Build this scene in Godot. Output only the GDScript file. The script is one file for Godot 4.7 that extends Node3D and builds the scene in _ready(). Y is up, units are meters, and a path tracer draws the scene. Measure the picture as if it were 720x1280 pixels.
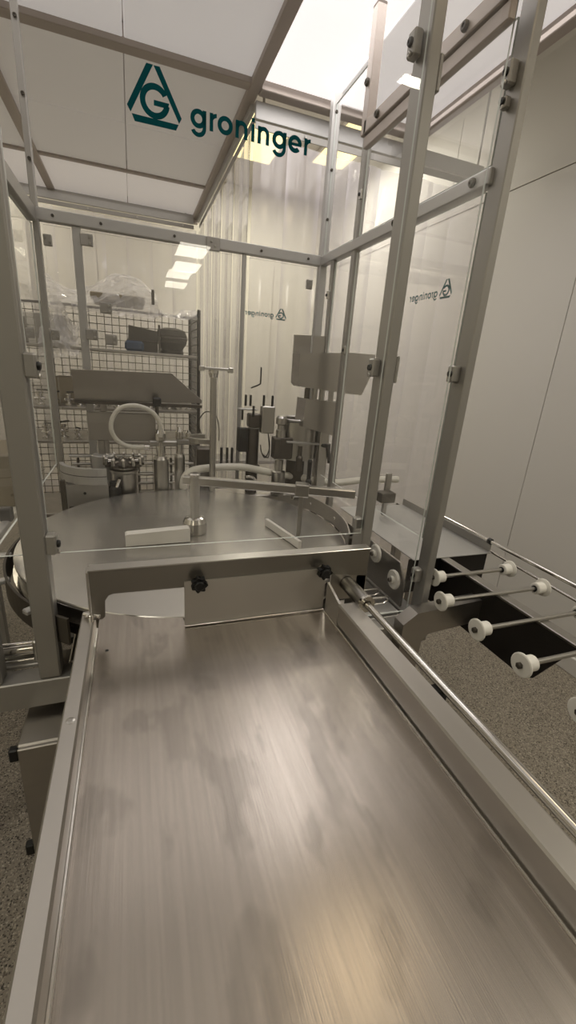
extends Node3D
# A filling machine inside a glazed enclosure under a laminar-flow canopy, seen from its infeed tray.
# Metres, y up. The tray's depth direction is -z.

var M := {}
var used := {}

# ------------------------------------------------------------------ naming and nodes
func numbered(parent: Node, called: String) -> String:
	var key := str(parent.get_instance_id()) + called
	var n: int = used.get(key, 0)
	used[key] = n + 1
	return called if n == 0 else "%s_%03d" % [called, n]

func world_of(n: Node) -> Vector3:
	var p := Vector3.ZERO
	while n != self and n != null:
		p += (n as Node3D).position
		n = n.get_parent()
	return p

func fin(called: String, s: SurfaceTool, m: Material, parent: Node = self, kind := "") -> MeshInstance3D:
	var o := MeshInstance3D.new()
	o.mesh = s.commit()
	o.material_override = m
	o.name = numbered(parent, called)
	if parent != self:
		o.position = -world_of(parent)
	parent.add_child(o, true)
	if kind:
		o.set_meta("kind", kind)
	return o

func thing(called: String, label: String, category: String, at := Vector3.ZERO, group := "") -> Node3D:
	var o := Node3D.new()
	o.name = numbered(self, called)
	o.position = at
	add_child(o, true)
	tag(o, label, category, group)
	return o

func tag(o: Node, label: String, category: String, group := "") -> void:
	o.set_meta("label", label)
	o.set_meta("category", category)
	if group:
		o.set_meta("group", group)

func dup(o: Node3D, shift: Vector3, label: String) -> Node3D:
	var c: Node3D = o.duplicate()
	var base := String(o.name)
	c.name = numbered(self, base)
	c.position += shift
	add_child(c, true)
	c.set_meta("label", label)
	return c

func dup_part(o: Node3D, shift: Vector3, base: String) -> Node3D:
	var c: Node3D = o.duplicate()
	c.name = numbered(o.get_parent(), base)
	c.position += shift
	o.get_parent().add_child(c, true)
	return c

# ------------------------------------------------------------------ shapes
func S() -> SurfaceTool:
	var s := SurfaceTool.new()
	s.begin(Mesh.PRIMITIVE_TRIANGLES)
	return s

func v3(s: SurfaceTool, p: Vector3, n: Vector3) -> void:
	s.set_normal(n)
	s.set_uv(Vector2(p.x, p.z))
	s.add_vertex(p)

func tri(s: SurfaceTool, a: Vector3, b: Vector3, c: Vector3, out: Vector3) -> void:
	var n := (c - a).cross(b - a)
	if n.length_squared() < 1e-16:
		return
	n = n.normalized()
	if n.dot(out) < 0.0:
		n = -n
		var t := b
		b = c
		c = t
	v3(s, a, n); v3(s, b, n); v3(s, c, n)

func quad(s: SurfaceTool, a: Vector3, b: Vector3, c: Vector3, d: Vector3, out: Vector3) -> void:
	tri(s, a, b, c, out)
	tri(s, a, c, d, out)

func trin(s: SurfaceTool, a: Vector3, b: Vector3, c: Vector3, na: Vector3, nb: Vector3, nc: Vector3) -> void:
	var n := (c - a).cross(b - a)
	if n.dot(na + nb + nc) < 0.0:
		v3(s, a, na); v3(s, c, nc); v3(s, b, nb)
	else:
		v3(s, a, na); v3(s, b, nb); v3(s, c, nc)

func bx(s: SurfaceTool, c: Vector3, size: Vector3, bev := 0.0015, basis := Basis()) -> void:
	# a box with chamfered edges
	var h := size / 2.0
	bev = minf(bev, minf(h.x, minf(h.y, h.z)) * 0.45)
	var i := h - Vector3.ONE * bev
	for ax in 3:
		for sg in [-1.0, 1.0]:
			var n := Vector3.ZERO
			n[ax] = sg
			var u := (ax + 1) % 3
			var w := (ax + 2) % 3
			var q := []
			for k in [[-1, -1], [1, -1], [1, 1], [-1, 1]]:
				var p := Vector3.ZERO
				p[ax] = sg * h[ax]
				p[u] = k[0] * i[u]
				p[w] = k[1] * i[w]
				q.append(c + basis * p)
			quad(s, q[0], q[1], q[2], q[3], basis * n)
	for ax in 3:
		var u := (ax + 1) % 3
		var w := (ax + 2) % 3
		for su in [-1.0, 1.0]:
			for sw in [-1.0, 1.0]:
				var n := Vector3.ZERO
				n[u] = su
				n[w] = sw
				var q := []
				for k in [[0, -1], [0, 1], [1, 1], [1, -1]]:
					var p := Vector3.ZERO
					p[ax] = k[1] * i[ax]
					p[u] = su * (h[u] if k[0] == 0 else i[u])
					p[w] = sw * (i[w] if k[0] == 0 else h[w])
					q.append(c + basis * p)
				quad(s, q[0], q[1], q[2], q[3], basis * n)
	for sx in [-1.0, 1.0]:
		for sy in [-1.0, 1.0]:
			for sz in [-1.0, 1.0]:
				var g := Vector3(sx, sy, sz)
				tri(s, c + basis * (g * Vector3(h.x, i.y, i.z)), c + basis * (g * Vector3(i.x, h.y, i.z)), c + basis * (g * Vector3(i.x, i.y, h.z)), basis * g)

func lohi(s: SurfaceTool, lo: Vector3, hi: Vector3, bev := 0.0015) -> void:
	bx(s, (lo + hi) / 2.0, (hi - lo).abs(), bev)

func frame_of(axis: Vector3) -> Basis:
	var y := axis.normalized()
	var x := y.cross(Vector3(0.31, 0.2, 0.93) if absf(y.z) < 0.9 else Vector3(1, 0.1, 0)).normalized()
	return Basis(x, y, x.cross(y))

func lathe(s: SurfaceTool, at: Vector3, axis: Vector3, prof: Array, n := 20) -> void:
	# prof: [radius, height] pairs along the axis; flat ends are closed by radius 0
	var b := frame_of(axis)
	for k in prof.size() - 1:
		var r0: float = prof[k][0]
		var h0: float = prof[k][1]
		var r1: float = prof[k + 1][0]
		var h1: float = prof[k + 1][1]
		var d := Vector2(r1 - r0, h1 - h0)
		if d.length() < 1e-7:
			continue
		d = d.normalized()
		for j in n:
			var a0 := TAU * j / n
			var a1 := TAU * (j + 1) / n
			var e0 := Vector3(cos(a0), 0, sin(a0))
			var e1 := Vector3(cos(a1), 0, sin(a1))
			var n0 := b * (e0 * d.y + Vector3(0, -d.x, 0))
			var n1 := b * (e1 * d.y + Vector3(0, -d.x, 0))
			var p := at + b * (e0 * r0 + Vector3(0, h0, 0))
			var q := at + b * (e1 * r0 + Vector3(0, h0, 0))
			var t := at + b * (e1 * r1 + Vector3(0, h1, 0))
			var u := at + b * (e0 * r1 + Vector3(0, h1, 0))
			if r0 > 1e-6:
				trin(s, p, q, t, n0, n1, n1)
			if r1 > 1e-6:
				trin(s, p, t, u, n0, n1, n0)

func cyl(s: SurfaceTool, a: Vector3, b: Vector3, r: float, n := 16, bev := 0.0015) -> void:
	var l := (b - a).length()
	bev = minf(bev, minf(r, l) * 0.3)
	lathe(s, a, b - a, [[0, 0], [r - bev, 0], [r, bev], [r, l - bev], [r - bev, l], [0, l]], n)

func ring(s: SurfaceTool, a: Vector3, b: Vector3, r0: float, r1: float, n := 32) -> void:
	var l := (b - a).length()
	lathe(s, a, b - a, [[r0, 0], [r1, 0], [r1, l], [r0, l], [r0, 0]], n)

func curve(pts: Array, per := 8) -> Array:
	var out := []
	for k in pts.size() - 1:
		var p0: Vector3 = pts[maxi(k - 1, 0)]
		var p1: Vector3 = pts[k]
		var p2: Vector3 = pts[k + 1]
		var p3: Vector3 = pts[mini(k + 2, pts.size() - 1)]
		for j in per:
			out.append(p1.cubic_interpolate(p2, p0, p3, float(j) / per))
	out.append(pts[-1])
	return out

func tube(s: SurfaceTool, pts: Array, r: float, n := 8) -> void:
	var dir: Vector3 = (pts[1] - pts[0]).normalized()
	var x := frame_of(dir).x
	var prev := []
	for k in pts.size():
		if k > 0 and k < pts.size() - 1:
			dir = (pts[k + 1] - pts[k - 1]).normalized()
		elif k > 0:
			dir = (pts[k] - pts[k - 1]).normalized()
		x = (x - dir * x.dot(dir)).normalized()
		var y := dir.cross(x)
		var now := []
		for j in n:
			var a := TAU * j / n
			now.append(x * cos(a) + y * sin(a))
		if k > 0:
			for j in n:
				var j2 := (j + 1) % n
				var a0: Vector3 = prev[j]
				var a1: Vector3 = prev[j2]
				var b0: Vector3 = now[j]
				var b1: Vector3 = now[j2]
				trin(s, pts[k - 1] + a0 * r, pts[k - 1] + a1 * r, pts[k] + b1 * r, a0, a1, b1)
				trin(s, pts[k - 1] + a0 * r, pts[k] + b1 * r, pts[k] + b0 * r, a0, b1, b0)
		if k == 0 or k == pts.size() - 1:
			var out := -dir if k == 0 else dir
			for j in n:
				tri(s, pts[k], pts[k] + now[j] * r, pts[k] + now[(j + 1) % n] * r, out)
		prev = now

func prism(s: SurfaceTool, poly: Array, depth: float, xf := Transform3D()) -> void:
	# extrude a flat outline (local x, y) along local z, from 0 to depth
	var pv := PackedVector2Array(poly)
	if Geometry2D.is_polygon_clockwise(pv):
		pv.reverse()
	var idx := Geometry2D.triangulate_polygon(pv)
	for k in range(0, idx.size(), 3):
		var a := pv[idx[k]]
		var b := pv[idx[k + 1]]
		var c := pv[idx[k + 2]]
		tri(s, xf * Vector3(a.x, a.y, 0), xf * Vector3(b.x, b.y, 0), xf * Vector3(c.x, c.y, 0), xf.basis * Vector3(0, 0, -1) * signf(depth))
		tri(s, xf * Vector3(a.x, a.y, depth), xf * Vector3(b.x, b.y, depth), xf * Vector3(c.x, c.y, depth), xf.basis * Vector3(0, 0, 1) * signf(depth))
	for k in pv.size():
		var a := pv[k]
		var b := pv[(k + 1) % pv.size()]
		var e := b - a
		quad(s, xf * Vector3(a.x, a.y, 0), xf * Vector3(b.x, b.y, 0), xf * Vector3(b.x, b.y, depth), xf * Vector3(a.x, a.y, depth), xf.basis * Vector3(e.y, -e.x, 0))

func arc_pts(c: Vector2, r: float, a0: float, a1: float, n := 20) -> Array:
	var out := []
	for k in n + 1:
		var a := deg_to_rad(lerpf(a0, a1, float(k) / n))
		out.append(c + Vector2(cos(a), sin(a)) * r)
	return out

func arc_band(c: Vector2, r0: float, r1: float, a0: float, a1: float, n := 20) -> Array:
	var inner := arc_pts(c, r0, a0, a1, n)
	inner.reverse()
	return arc_pts(c, r1, a0, a1, n) + inner

func upright_arc(s: SurfaceTool, c: Vector3, r0: float, r1: float, h: float, a0: float, a1: float, n := 20) -> void:
	# a standing curved plate: outline in plan (x, z), extruded up
	var poly := arc_band(Vector2.ZERO, r0, r1, a0, a1, n)
	prism(s, poly, h, Transform3D(Basis(Vector3(1, 0, 0), Vector3(0, 0, 1), Vector3(0, 1, 0)), c))

func bolt(parent: Node, at: Vector3, axis: Vector3, r := 0.006, m: Material = null) -> void:
	var s := S()
	lathe(s, at, axis, [[r, 0], [r, r * 0.5], [r * 0.8, r * 0.8], [r * 0.45, r * 0.8], [r * 0.4, r * 0.45], [0, r * 0.45]], 10)
	fin("bolt", s, m if m else M.chrome, parent)

# a pane is a clear sheet with its four polished edges
func pane(parent: Node, called: String, a: Vector3, u: Vector3, w: Vector3, t := 0.006) -> MeshInstance3D:
	var s := S()
	quad(s, a, a + u, a + u + w, a + w, u.cross(w))
	var o := fin(called, s, M.pane, parent)
	var n := u.cross(w).normalized() * t / 2.0
	var e := S()
	var q := [a, a + u, a + u + w, a + w]
	for k in 4:
		var p: Vector3 = q[k]
		var r: Vector3 = q[(k + 1) % 4]
		quad(e, p - n, r - n, r + n, p + n, p + r - q[0] - q[2])
	fin("pane_edge", e, M.pane_edge, o)
	return o

# ------------------------------------------------------------------ materials
func noise_tex(freq: float, seed_: int, size := 512, normal := false, strength := 2.0, octaves := 4) -> NoiseTexture2D:
	var n := FastNoiseLite.new()
	n.seed = seed_
	n.noise_type = FastNoiseLite.TYPE_SIMPLEX_SMOOTH
	n.frequency = freq
	n.fractal_octaves = octaves
	var t := NoiseTexture2D.new()
	t.width = size
	t.height = size
	t.seamless = true
	t.noise = n
	t.as_normal_map = normal
	t.bump_strength = strength
	return t

func ramp_tex(freq: float, seed_: int, lo: Color, hi: Color, p0 := 0.3, p1 := 0.7) -> NoiseTexture2D:
	var t := noise_tex(freq, seed_)
	var g := Gradient.new()
	g.offsets = PackedFloat32Array([p0, p1])
	g.colors = PackedColorArray([lo, hi])
	t.color_ramp = g
	return t

func mat(c: Color, rough: float, metal := 0.0, spec := 0.5) -> StandardMaterial3D:
	var m := StandardMaterial3D.new()
	m.albedo_color = c
	m.roughness = rough
	m.metallic = metal
	m.metallic_specular = spec
	return m

func brushed(c: Color, rough: float, scale: Vector3, strength := 0.25, blotch := true) -> StandardMaterial3D:
	var m := mat(c, rough, 1.0)
	m.uv1_triplanar = true
	m.uv1_world_triplanar = true
	m.uv1_scale = scale
	m.normal_enabled = true
	m.normal_texture = M.streak
	m.normal_scale = strength
	if blotch:
		m.roughness_texture = M.blotch
		m.roughness_texture_channel = BaseMaterial3D.TEXTURE_CHANNEL_RED
	return m

func floor_texture() -> ImageTexture:
	var rng := RandomNumberGenerator.new()
	rng.seed = 7
	var im := Image.create(1024, 1024, false, Image.FORMAT_RGB8)
	im.fill(Color(0.60, 0.575, 0.53))
	var tones := [Color(0.24, 0.22, 0.19), Color(0.40, 0.37, 0.33), Color(0.78, 0.75, 0.70), Color(0.70, 0.67, 0.61), Color(0.52, 0.49, 0.45)]
	for k in 26000:
		var w := rng.randi_range(2, 7)
		var h := rng.randi_range(2, 7)
		im.fill_rect(Rect2i(rng.randi_range(0, 1016), rng.randi_range(0, 1016), w, h), tones[rng.randi_range(0, 4)])
	return ImageTexture.create_from_image(im)

func tray_texture() -> ImageTexture:
	# faint wear: soft stains and fine scratches on the tray's bare steel
	var rng := RandomNumberGenerator.new()
	rng.seed = 21
	var n := FastNoiseLite.new()
	n.seed = 5
	n.frequency = 0.012
	n.fractal_octaves = 4
	var im := Image.create(512, 1024, false, Image.FORMAT_RGB8)
	for y in 1024:
		for x in 512:
			var v := 0.95 + 0.04 * n.get_noise_2d(x * 2.0, y * 0.12) + 0.035 * n.get_noise_2d(x * 9.0, y * 0.25 + 300.0)
			var w := n.get_noise_2d(x * 0.9 + 900, y * 0.45)
			if w > 0.18:
				v -= minf((w - 0.18) * 0.30, 0.07)
			im.set_pixel(x, y, Color(v, v * 0.985, v * 0.965))
	for k in 420:
		var x := rng.randi_range(0, 500)
		var y := rng.randi_range(0, 960)
		var l := rng.randi_range(8, 60)
		var dx := rng.randf_range(-0.15, 0.15)
		var up := rng.randf_range(-0.02, 0.03)
		for j in l:
			var px := clampi(int(x + dx * j), 0, 511)
			var c := im.get_pixel(px, y + j)
			im.set_pixel(px, y + j, Color(c.r + up, c.g + up, c.b + up))
	return ImageTexture.create_from_image(im)

func scratch_normal() -> ImageTexture:
	# brush marks that run along the tray
	var n := FastNoiseLite.new()
	n.seed = 9
	n.frequency = 0.05
	n.fractal_octaves = 3
	var im := Image.create(1024, 512, false, Image.FORMAT_RGB8)
	for y in 512:
		for x in 1024:
			var h := 0.5 + 0.5 * n.get_noise_2d(x * 7.0, y * 0.2)
			im.set_pixel(x, y, Color(h, h, h))
	im.bump_map_to_normal_map(6.0)
	return ImageTexture.create_from_image(im)

func materials() -> void:
	M.streak = noise_tex(0.02, 3, 512, true, 4.0, 3)
	M.scratch = scratch_normal()
	M.blotch = ramp_tex(0.008, 11, Color(0.72, 0.72, 0.72), Color(1, 1, 1))
	M.tray = mat(Color(0.69, 0.67, 0.65), 0.25, 0.82)
	M.tray.uv1_triplanar = true
	M.tray.uv1_world_triplanar = true
	M.tray.uv1_scale = Vector3(1.7, 1.0, 0.9)
	M.tray.normal_enabled = true
	M.tray.normal_texture = M.scratch
	M.tray.normal_scale = 0.028
	M.tray.albedo_texture = tray_texture()
	M.steel = brushed(Color(0.76, 0.745, 0.72), 0.36, Vector3(8, 8, 1), 0.05)
	M.rail = mat(Color(0.72, 0.705, 0.685), 0.36, 0.9)
	M.disc = mat(Color(0.74, 0.73, 0.71), 0.26, 0.84)
	M.sheet = brushed(Color(0.67, 0.655, 0.635), 0.40, Vector3(2, 8, 2), 0.05)
	M.lit_sheet = mat(Color(0.74, 0.725, 0.70), 0.45, 0.85)  # lighter steel stands in for light caught by the lower stop plate
	M.plate = mat(Color(0.56, 0.545, 0.52), 0.38, 1.0)
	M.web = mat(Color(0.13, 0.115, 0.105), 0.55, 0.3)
	M.dark_steel = mat(Color(0.36, 0.34, 0.32), 0.4, 1.0)
	M.chrome = mat(Color(0.85, 0.84, 0.82), 0.14, 1.0)
	M.satin = mat(Color(0.71, 0.70, 0.68), 0.28, 1.0)
	M.alu = mat(Color(0.61, 0.60, 0.58), 0.45, 0.6)
	M.alu_light = mat(Color(0.68, 0.675, 0.665), 0.42, 0.5)
	M.pane = mat(Color(0.95, 0.93, 0.90, 0.025), 0.0)
	M.pane.transparency = BaseMaterial3D.TRANSPARENCY_ALPHA
	M.pane_edge = mat(Color(0.78, 0.80, 0.78), 0.25)
	M.curtain = mat(Color(0.93, 0.91, 0.94, 0.30), 0.08)
	M.curtain.transparency = BaseMaterial3D.TRANSPARENCY_ALPHA
	M.film = mat(Color(0.94, 0.93, 0.92, 0.42), 0.06)
	M.film.transparency = BaseMaterial3D.TRANSPARENCY_ALPHA
	M.white = mat(Color(0.86, 0.85, 0.82), 0.4)
	M.hose = mat(Color(0.80, 0.79, 0.75), 0.35)
	M.black = mat(Color(0.03, 0.03, 0.03), 0.4)
	M.rubber = mat(Color(0.06, 0.055, 0.05), 0.7)
	M.cast = mat(Color(0.30, 0.28, 0.25), 0.6, 0.5)
	M.wire = mat(Color(0.20, 0.185, 0.165), 0.5, 0.4)
	M.teal = mat(Color(0.0, 0.31, 0.35), 0.5, 0.0, 0.2)
	M.wall = mat(Color(0.80, 0.79, 0.77), 0.55)
	M.cream = mat(Color(0.83, 0.815, 0.76), 0.6)
	M.seam = mat(Color(0.55, 0.52, 0.48), 0.7)
	M.ceil = mat(Color(0.82, 0.80, 0.78), 0.7)
	M.panel = mat(Color(0.86, 0.83, 0.81), 0.75)
	M.beam = mat(Color(0.66, 0.62, 0.59), 0.5, 0.3)
	M.card = mat(Color(0.52, 0.48, 0.40), 0.8)
	M.blue = mat(Color(0.16, 0.24, 0.34), 0.6)
	M.floor = mat(Color(0.86, 0.85, 0.83), 0.5)
	M.floor.albedo_texture = floor_texture()
	M.floor.uv1_triplanar = true
	M.floor.uv1_world_triplanar = true
	M.floor.uv1_scale = Vector3(1.25, 1.25, 1.25)
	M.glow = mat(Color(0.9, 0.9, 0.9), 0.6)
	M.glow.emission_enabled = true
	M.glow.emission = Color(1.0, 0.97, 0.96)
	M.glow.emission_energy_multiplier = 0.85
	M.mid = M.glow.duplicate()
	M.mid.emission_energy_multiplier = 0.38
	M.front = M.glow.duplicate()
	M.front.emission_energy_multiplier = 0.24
	M.dim = M.glow.duplicate()  # weak glow given to plain canopy panels to brighten them
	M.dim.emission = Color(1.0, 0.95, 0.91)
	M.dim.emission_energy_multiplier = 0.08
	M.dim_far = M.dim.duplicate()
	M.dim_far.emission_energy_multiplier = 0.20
	M.warm = mat(Color(0.9, 0.88, 0.8), 0.6)
	M.warm.emission_enabled = true
	M.warm.emission = Color(1.0, 0.92, 0.66)
	M.warm.emission_energy_multiplier = 1.15

# ------------------------------------------------------------------ camera and light
func area(at: Vector3, size: Vector2, c: Color, energy: float) -> void:
	var l := AreaLight3D.new()
	l.name = numbered(self, "panel_light")
	l.position = at
	l.rotation_degrees = Vector3(-90, 0, 0)
	l.area_size = size
	l.area_normalize_energy = true
	l.light_color = c
	l.light_energy = energy
	l.shadow_enabled = true
	l.area_range = 12.0
	l.area_attenuation = 2.0
	add_child(l)

func luminaire(at: Vector3, size: Vector2, energy: float, label: String) -> void:
	var t := thing("ceiling_light", label, "light", at, "")
	var s := S()
	bx(s, at + Vector3(0, 0.02, 0), Vector3(size.x + 0.05, 0.04, size.y + 0.05), 0.004)
	fin("lamp_frame", s, M.ceil, t)
	s = S()
	bx(s, at + Vector3(0, -0.003, 0), Vector3(size.x, 0.006, size.y), 0.001)
	fin("lamp_diffuser", s, M.warm, t)
	area(at + Vector3(0, -0.012, 0), size, Color(1.0, 0.975, 0.92), energy)

func _ready() -> void:
	var cam := Camera3D.new()
	cam.name = "camera"
	cam.transform = Transform3D(Basis(Vector3(0.94231, 0.07056, 0.32723), Vector3(0.04169, 0.94518, -0.32387), Vector3(-0.33214, 0.31883, 0.88771)).orthonormalized(), Vector3(0, 1.5, 0))
	cam.fov = rad_to_deg(2.0 * atan(640.0 / 529.0))
	cam.near = 0.02
	add_child(cam)
	cam.current = true
	var we := WorldEnvironment.new()
	we.name = "surroundings"
	var e := Environment.new()
	e.background_mode = Environment.BG_COLOR
	e.background_color = Color(0.0, 0.0, 0.0)
	e.tonemap_mode = Environment.TONE_MAPPER_LINEAR
	e.tonemap_exposure = 1.1
	e.sdfgi_enabled = true
	e.ssao_enabled = true
	e.ssil_enabled = true
	we.environment = e
	add_child(we)
	materials()
	# the canopy: a bright diffuser on the right, fill light added under plain panels
	area(Vector3(0.78, 2.71, -1.86), Vector2(0.36, 0.96), Color(1.0, 0.98, 0.97), 0.30)
	area(Vector3(1.21, 2.71, -1.86), Vector2(0.48, 0.96), Color(1.0, 0.98, 0.97), 0.26)
	area(Vector3(0.78, 2.70, -0.86), Vector2(0.30, 0.34), Color(1.0, 0.90, 0.80), 0.07)
	area(Vector3(-0.6, 2.70, -1.86), Vector2(2.2, 0.96), Color(1.0, 0.97, 0.95), 0.38)
	area(Vector3(-0.1, 2.70, -0.78), Vector2(2.6, 1.0), Color(1.0, 0.97, 0.94), 0.25)
	area(Vector3(-0.6, 2.70, -3.40), Vector2(2.2, 1.95), Color(1.0, 0.97, 0.94), 0.42)
	luminaire(Vector3(1.10, 3.33, -4.30), Vector2(0.4, 0.8), 2.2, "warm ceiling luminaire behind the strip curtain, nearest the canopy's long beam")
	luminaire(Vector3(1.80, 3.33, -4.05), Vector2(0.3, 0.8), 1.6, "warm ceiling luminaire behind the strip curtain, nearest the right wall")
	luminaire(Vector3(-1.7, 3.33, -5.0), Vector2(0.9, 0.4), 3.0, "warm ceiling luminaire at the room's far left corner")
	luminaire(Vector3(1.06, 3.33, 6.40), Vector2(0.5, 1.0), 2.0, "warm ceiling luminaire far behind the camera, the nearer of two")
	luminaire(Vector3(1.12, 3.33, 7.85), Vector2(0.5, 1.0), 2.0, "warm ceiling luminaire far behind the camera, the farther of two")
	luminaire(Vector3(1.85, 3.33, 0.4), Vector2(0.3, 1.2), 2.6, "added unseen luminaire above the conveyor, brightening the right wall and floor")  # lamp put in to lift the right wall and floor
	luminaire(Vector3(-1.6, 3.33, 0.3), Vector2(0.3, 1.2), 3.0, "added unseen luminaire left of the tray, brightening the bare floor")  # lamp put in to lift the floor on the left
	luminaire(Vector3(-1.5, 3.33, 2.6), Vector2(0.6, 1.2), 0.7, "warm ceiling luminaire behind the camera to the left")

	room()
	canopy()
	enclosure()
	base_and_turntable()
	infeed()
	conveyor()
	devices()
	background()

# ------------------------------------------------------------------ room
func struct(called: String, s: SurfaceTool, m: Material, parent: Node = self) -> MeshInstance3D:
	var o := fin(called, s, m, parent)
	if parent == self:
		o.set_meta("kind", "structure")
	return o

func room() -> void:
	var x0 := -2.6
	var x1 := 2.25
	var z0 := -5.4
	var z1 := 8.8
	var top := 3.35
	var s := S()
	lohi(s, Vector3(x0 - 0.1, -0.1, z0 - 0.1), Vector3(x1 + 0.1, 0, z1 + 0.1), 0.0)
	struct("floor", s, M.floor)
	s = S()
	lohi(s, Vector3(x0 - 0.1, top, z0 - 0.1), Vector3(x1 + 0.1, top + 0.1, z1 + 0.1), 0.0)
	struct("ceiling", s, M.ceil)
	s = S()
	lohi(s, Vector3(x1 + 0.004, 0, z0), Vector3(x1 + 0.1, top, z1), 0.0)
	var wr := struct("wall_right", s, M.seam)
	# wall panels with open joints between them
	var zs := [z0, -4.3, -3.1, -1.905, -0.7, 0.5, 1.7, 2.9, 4.1, 5.3, 6.5, 7.7, z1]
	for k in zs.size() - 1:
		for h in [[0.0, 2.635], [2.641, top]]:
			s = S()
			lohi(s, Vector3(x1 - 0.002, h[0], zs[k] + 0.002), Vector3(x1 + 0.006, h[1], zs[k + 1] - 0.002), 0.001)
			fin("panel", s, M.wall, wr)
	s = S()
	lohi(s, Vector3(x0 - 0.1, 0, z0), Vector3(x0, top, z1), 0.0)
	struct("wall_left", s, M.cream)
	s = S()
	lohi(s, Vector3(x0 - 0.1, 0, z0 - 0.1), Vector3(x1 + 0.1, top, z0 - 0.004), 0.0)
	var wb := struct("wall_back", s, M.seam)
	var xs := [x0, -1.45, -0.3, 0.9, 1.62, x1]
	for k in xs.size() - 1:
		s = S()
		lohi(s, Vector3(xs[k] + 0.003, 0, z0 - 0.006), Vector3(xs[k + 1] - 0.003, top, z0), 0.001)
		fin("panel", s, M.cream, wb)
	s = S()
	lohi(s, Vector3(x0 - 0.1, 0, z1), Vector3(x1 + 0.1, top, z1 + 0.1), 0.0)
	struct("wall_front", s, M.wall)
	# coved joint between right wall and ceiling
	s = S()
	var poly := [Vector2(0, 0), Vector2(-0.12, 0)]
	for k in 7:
		var a := deg_to_rad(90.0 - 15.0 * k)
		poly.append(Vector2(-0.12 + 0.12 * cos(a), -0.12 + 0.12 * sin(a)))
	poly = [Vector2(0, 0)] + arc_pts(Vector2(-0.12, -0.12), 0.12, 90, 0, 8)
	prism(s, poly, z1 - z0, Transform3D(Basis(), Vector3(x1, top, z0)))
	struct("trim_1", s, M.wall)
	s = S()
	lohi(s, Vector3(x1 - 0.02, 0, z0), Vector3(x1, 0.1, z1), 0.004)
	struct("baseboard_right", s, M.wall)
	s = S()
	lohi(s, Vector3(x0, 0, z0), Vector3(x1, 0.1, z0 + 0.02), 0.004)
	struct("baseboard_back", s, M.wall)

# ------------------------------------------------------------------ canopy over the machine
func canopy() -> void:
	var t := thing("ceiling_canopy", "white panelled laminar flow canopy hanging over the glass machine", "canopy", Vector3(0.4, 2.72, -2.2))
	var y := 2.72
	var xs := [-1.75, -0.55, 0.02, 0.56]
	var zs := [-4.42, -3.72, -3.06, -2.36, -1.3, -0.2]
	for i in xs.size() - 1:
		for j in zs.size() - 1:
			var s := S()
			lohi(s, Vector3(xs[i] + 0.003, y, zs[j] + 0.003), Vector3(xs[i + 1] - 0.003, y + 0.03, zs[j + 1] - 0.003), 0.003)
			fin("canopy_panel", s, [M.dim_far, M.dim, M.dim, M.front, M.dim][j], t)  # glow added to plain panels, row by row, to set their brightness
	var s := S()
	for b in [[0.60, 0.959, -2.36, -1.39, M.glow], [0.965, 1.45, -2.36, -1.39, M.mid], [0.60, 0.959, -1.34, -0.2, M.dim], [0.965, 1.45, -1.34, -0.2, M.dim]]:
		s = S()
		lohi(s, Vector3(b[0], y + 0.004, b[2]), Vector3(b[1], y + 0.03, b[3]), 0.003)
		fin("canopy_panel", s, b[4], t)  # the dim ones again carry an added glow
	s = S()
	lohi(s, Vector3(0.63, y - 0.012, -1.03), Vector3(0.93, y + 0.002, -0.69), 0.004)
	fin("warm_lamp", s, M.warm, t)
	# bearing grid
	for b in [
		[Vector3(0.555, y - 0.025, -4.42), Vector3(0.605, y + 0.05, -0.2)],
		[Vector3(-0.575, y - 0.015, -4.42), Vector3(-0.52, y + 0.05, -0.2)],
		[Vector3(-1.75, y - 0.02, -2.42), Vector3(0.6, y + 0.05, -2.36)],
		[Vector3(-1.75, y - 0.012, -3.74), Vector3(0.56, y + 0.05, -3.70)],
		[Vector3(-1.75, y - 0.06, -4.46), Vector3(0.6, y + 0.05, -4.42)],
		[Vector3(0.605, y - 0.03, -2.42), Vector3(1.5, y + 0.05, -2.36)],
		[Vector3(0.605, y - 0.03, -1.39), Vector3(1.45, y + 0.05, -1.34)],
		[Vector3(1.45, y - 0.03, -2.42), Vector3(1.5, y + 0.05, -0.2)],
		[Vector3(-1.75, y - 0.03, -0.2), Vector3(1.5, y + 0.05, -0.14)],
		[Vector3(-1.8, y - 0.03, -4.46), Vector3(-1.75, y + 0.05, -0.14)]]:
		s = S()
		lohi(s, b[0], b[1], 0.003)
		fin("canopy_beam", s, M.beam, t)
	s = S()
	lohi(s, Vector3(-1.8, y + 0.06, -4.46), Vector3(0.6, y + 0.12, -0.14), 0.003)
	fin("top_cover", s, M.ceil, t)
	s = S()
	lohi(s, Vector3(0.605, y + 0.06, -2.42), Vector3(1.5, y + 0.12, -0.14), 0.003)
	fin("top_cover", s, M.ceil, t)
	for p in [Vector2(-1.7, -0.3), Vector2(1.4, -0.3), Vector2(-1.7, -4.3), Vector2(0.5, -4.3)]:
		s = S()
		cyl(s, Vector3(p.x, y + 0.1, p.y), Vector3(p.x, 3.36, p.y), 0.012, 10)
		fin("hanger_rod", s, M.alu, t)
	# strip curtains: a rail and hanging strips
	curtain("clear strip curtain behind the machine, right of the canopy's long beam", Vector3(0.60, 2.63, -2.45), Vector3(1, 0, 0), 1.36, 2.55)
	curtain("clear strip curtain running away from the machine under the canopy's long beam", Vector3(0.60, 2.68, -2.50), Vector3(0, 0, -1), 1.9, 2.6)
	curtain("clear strip curtain across the far end, behind the wire trolley", Vector3(-1.7, 2.66, -4.40), Vector3(1, 0, 0), 2.26, 2.6)

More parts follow.
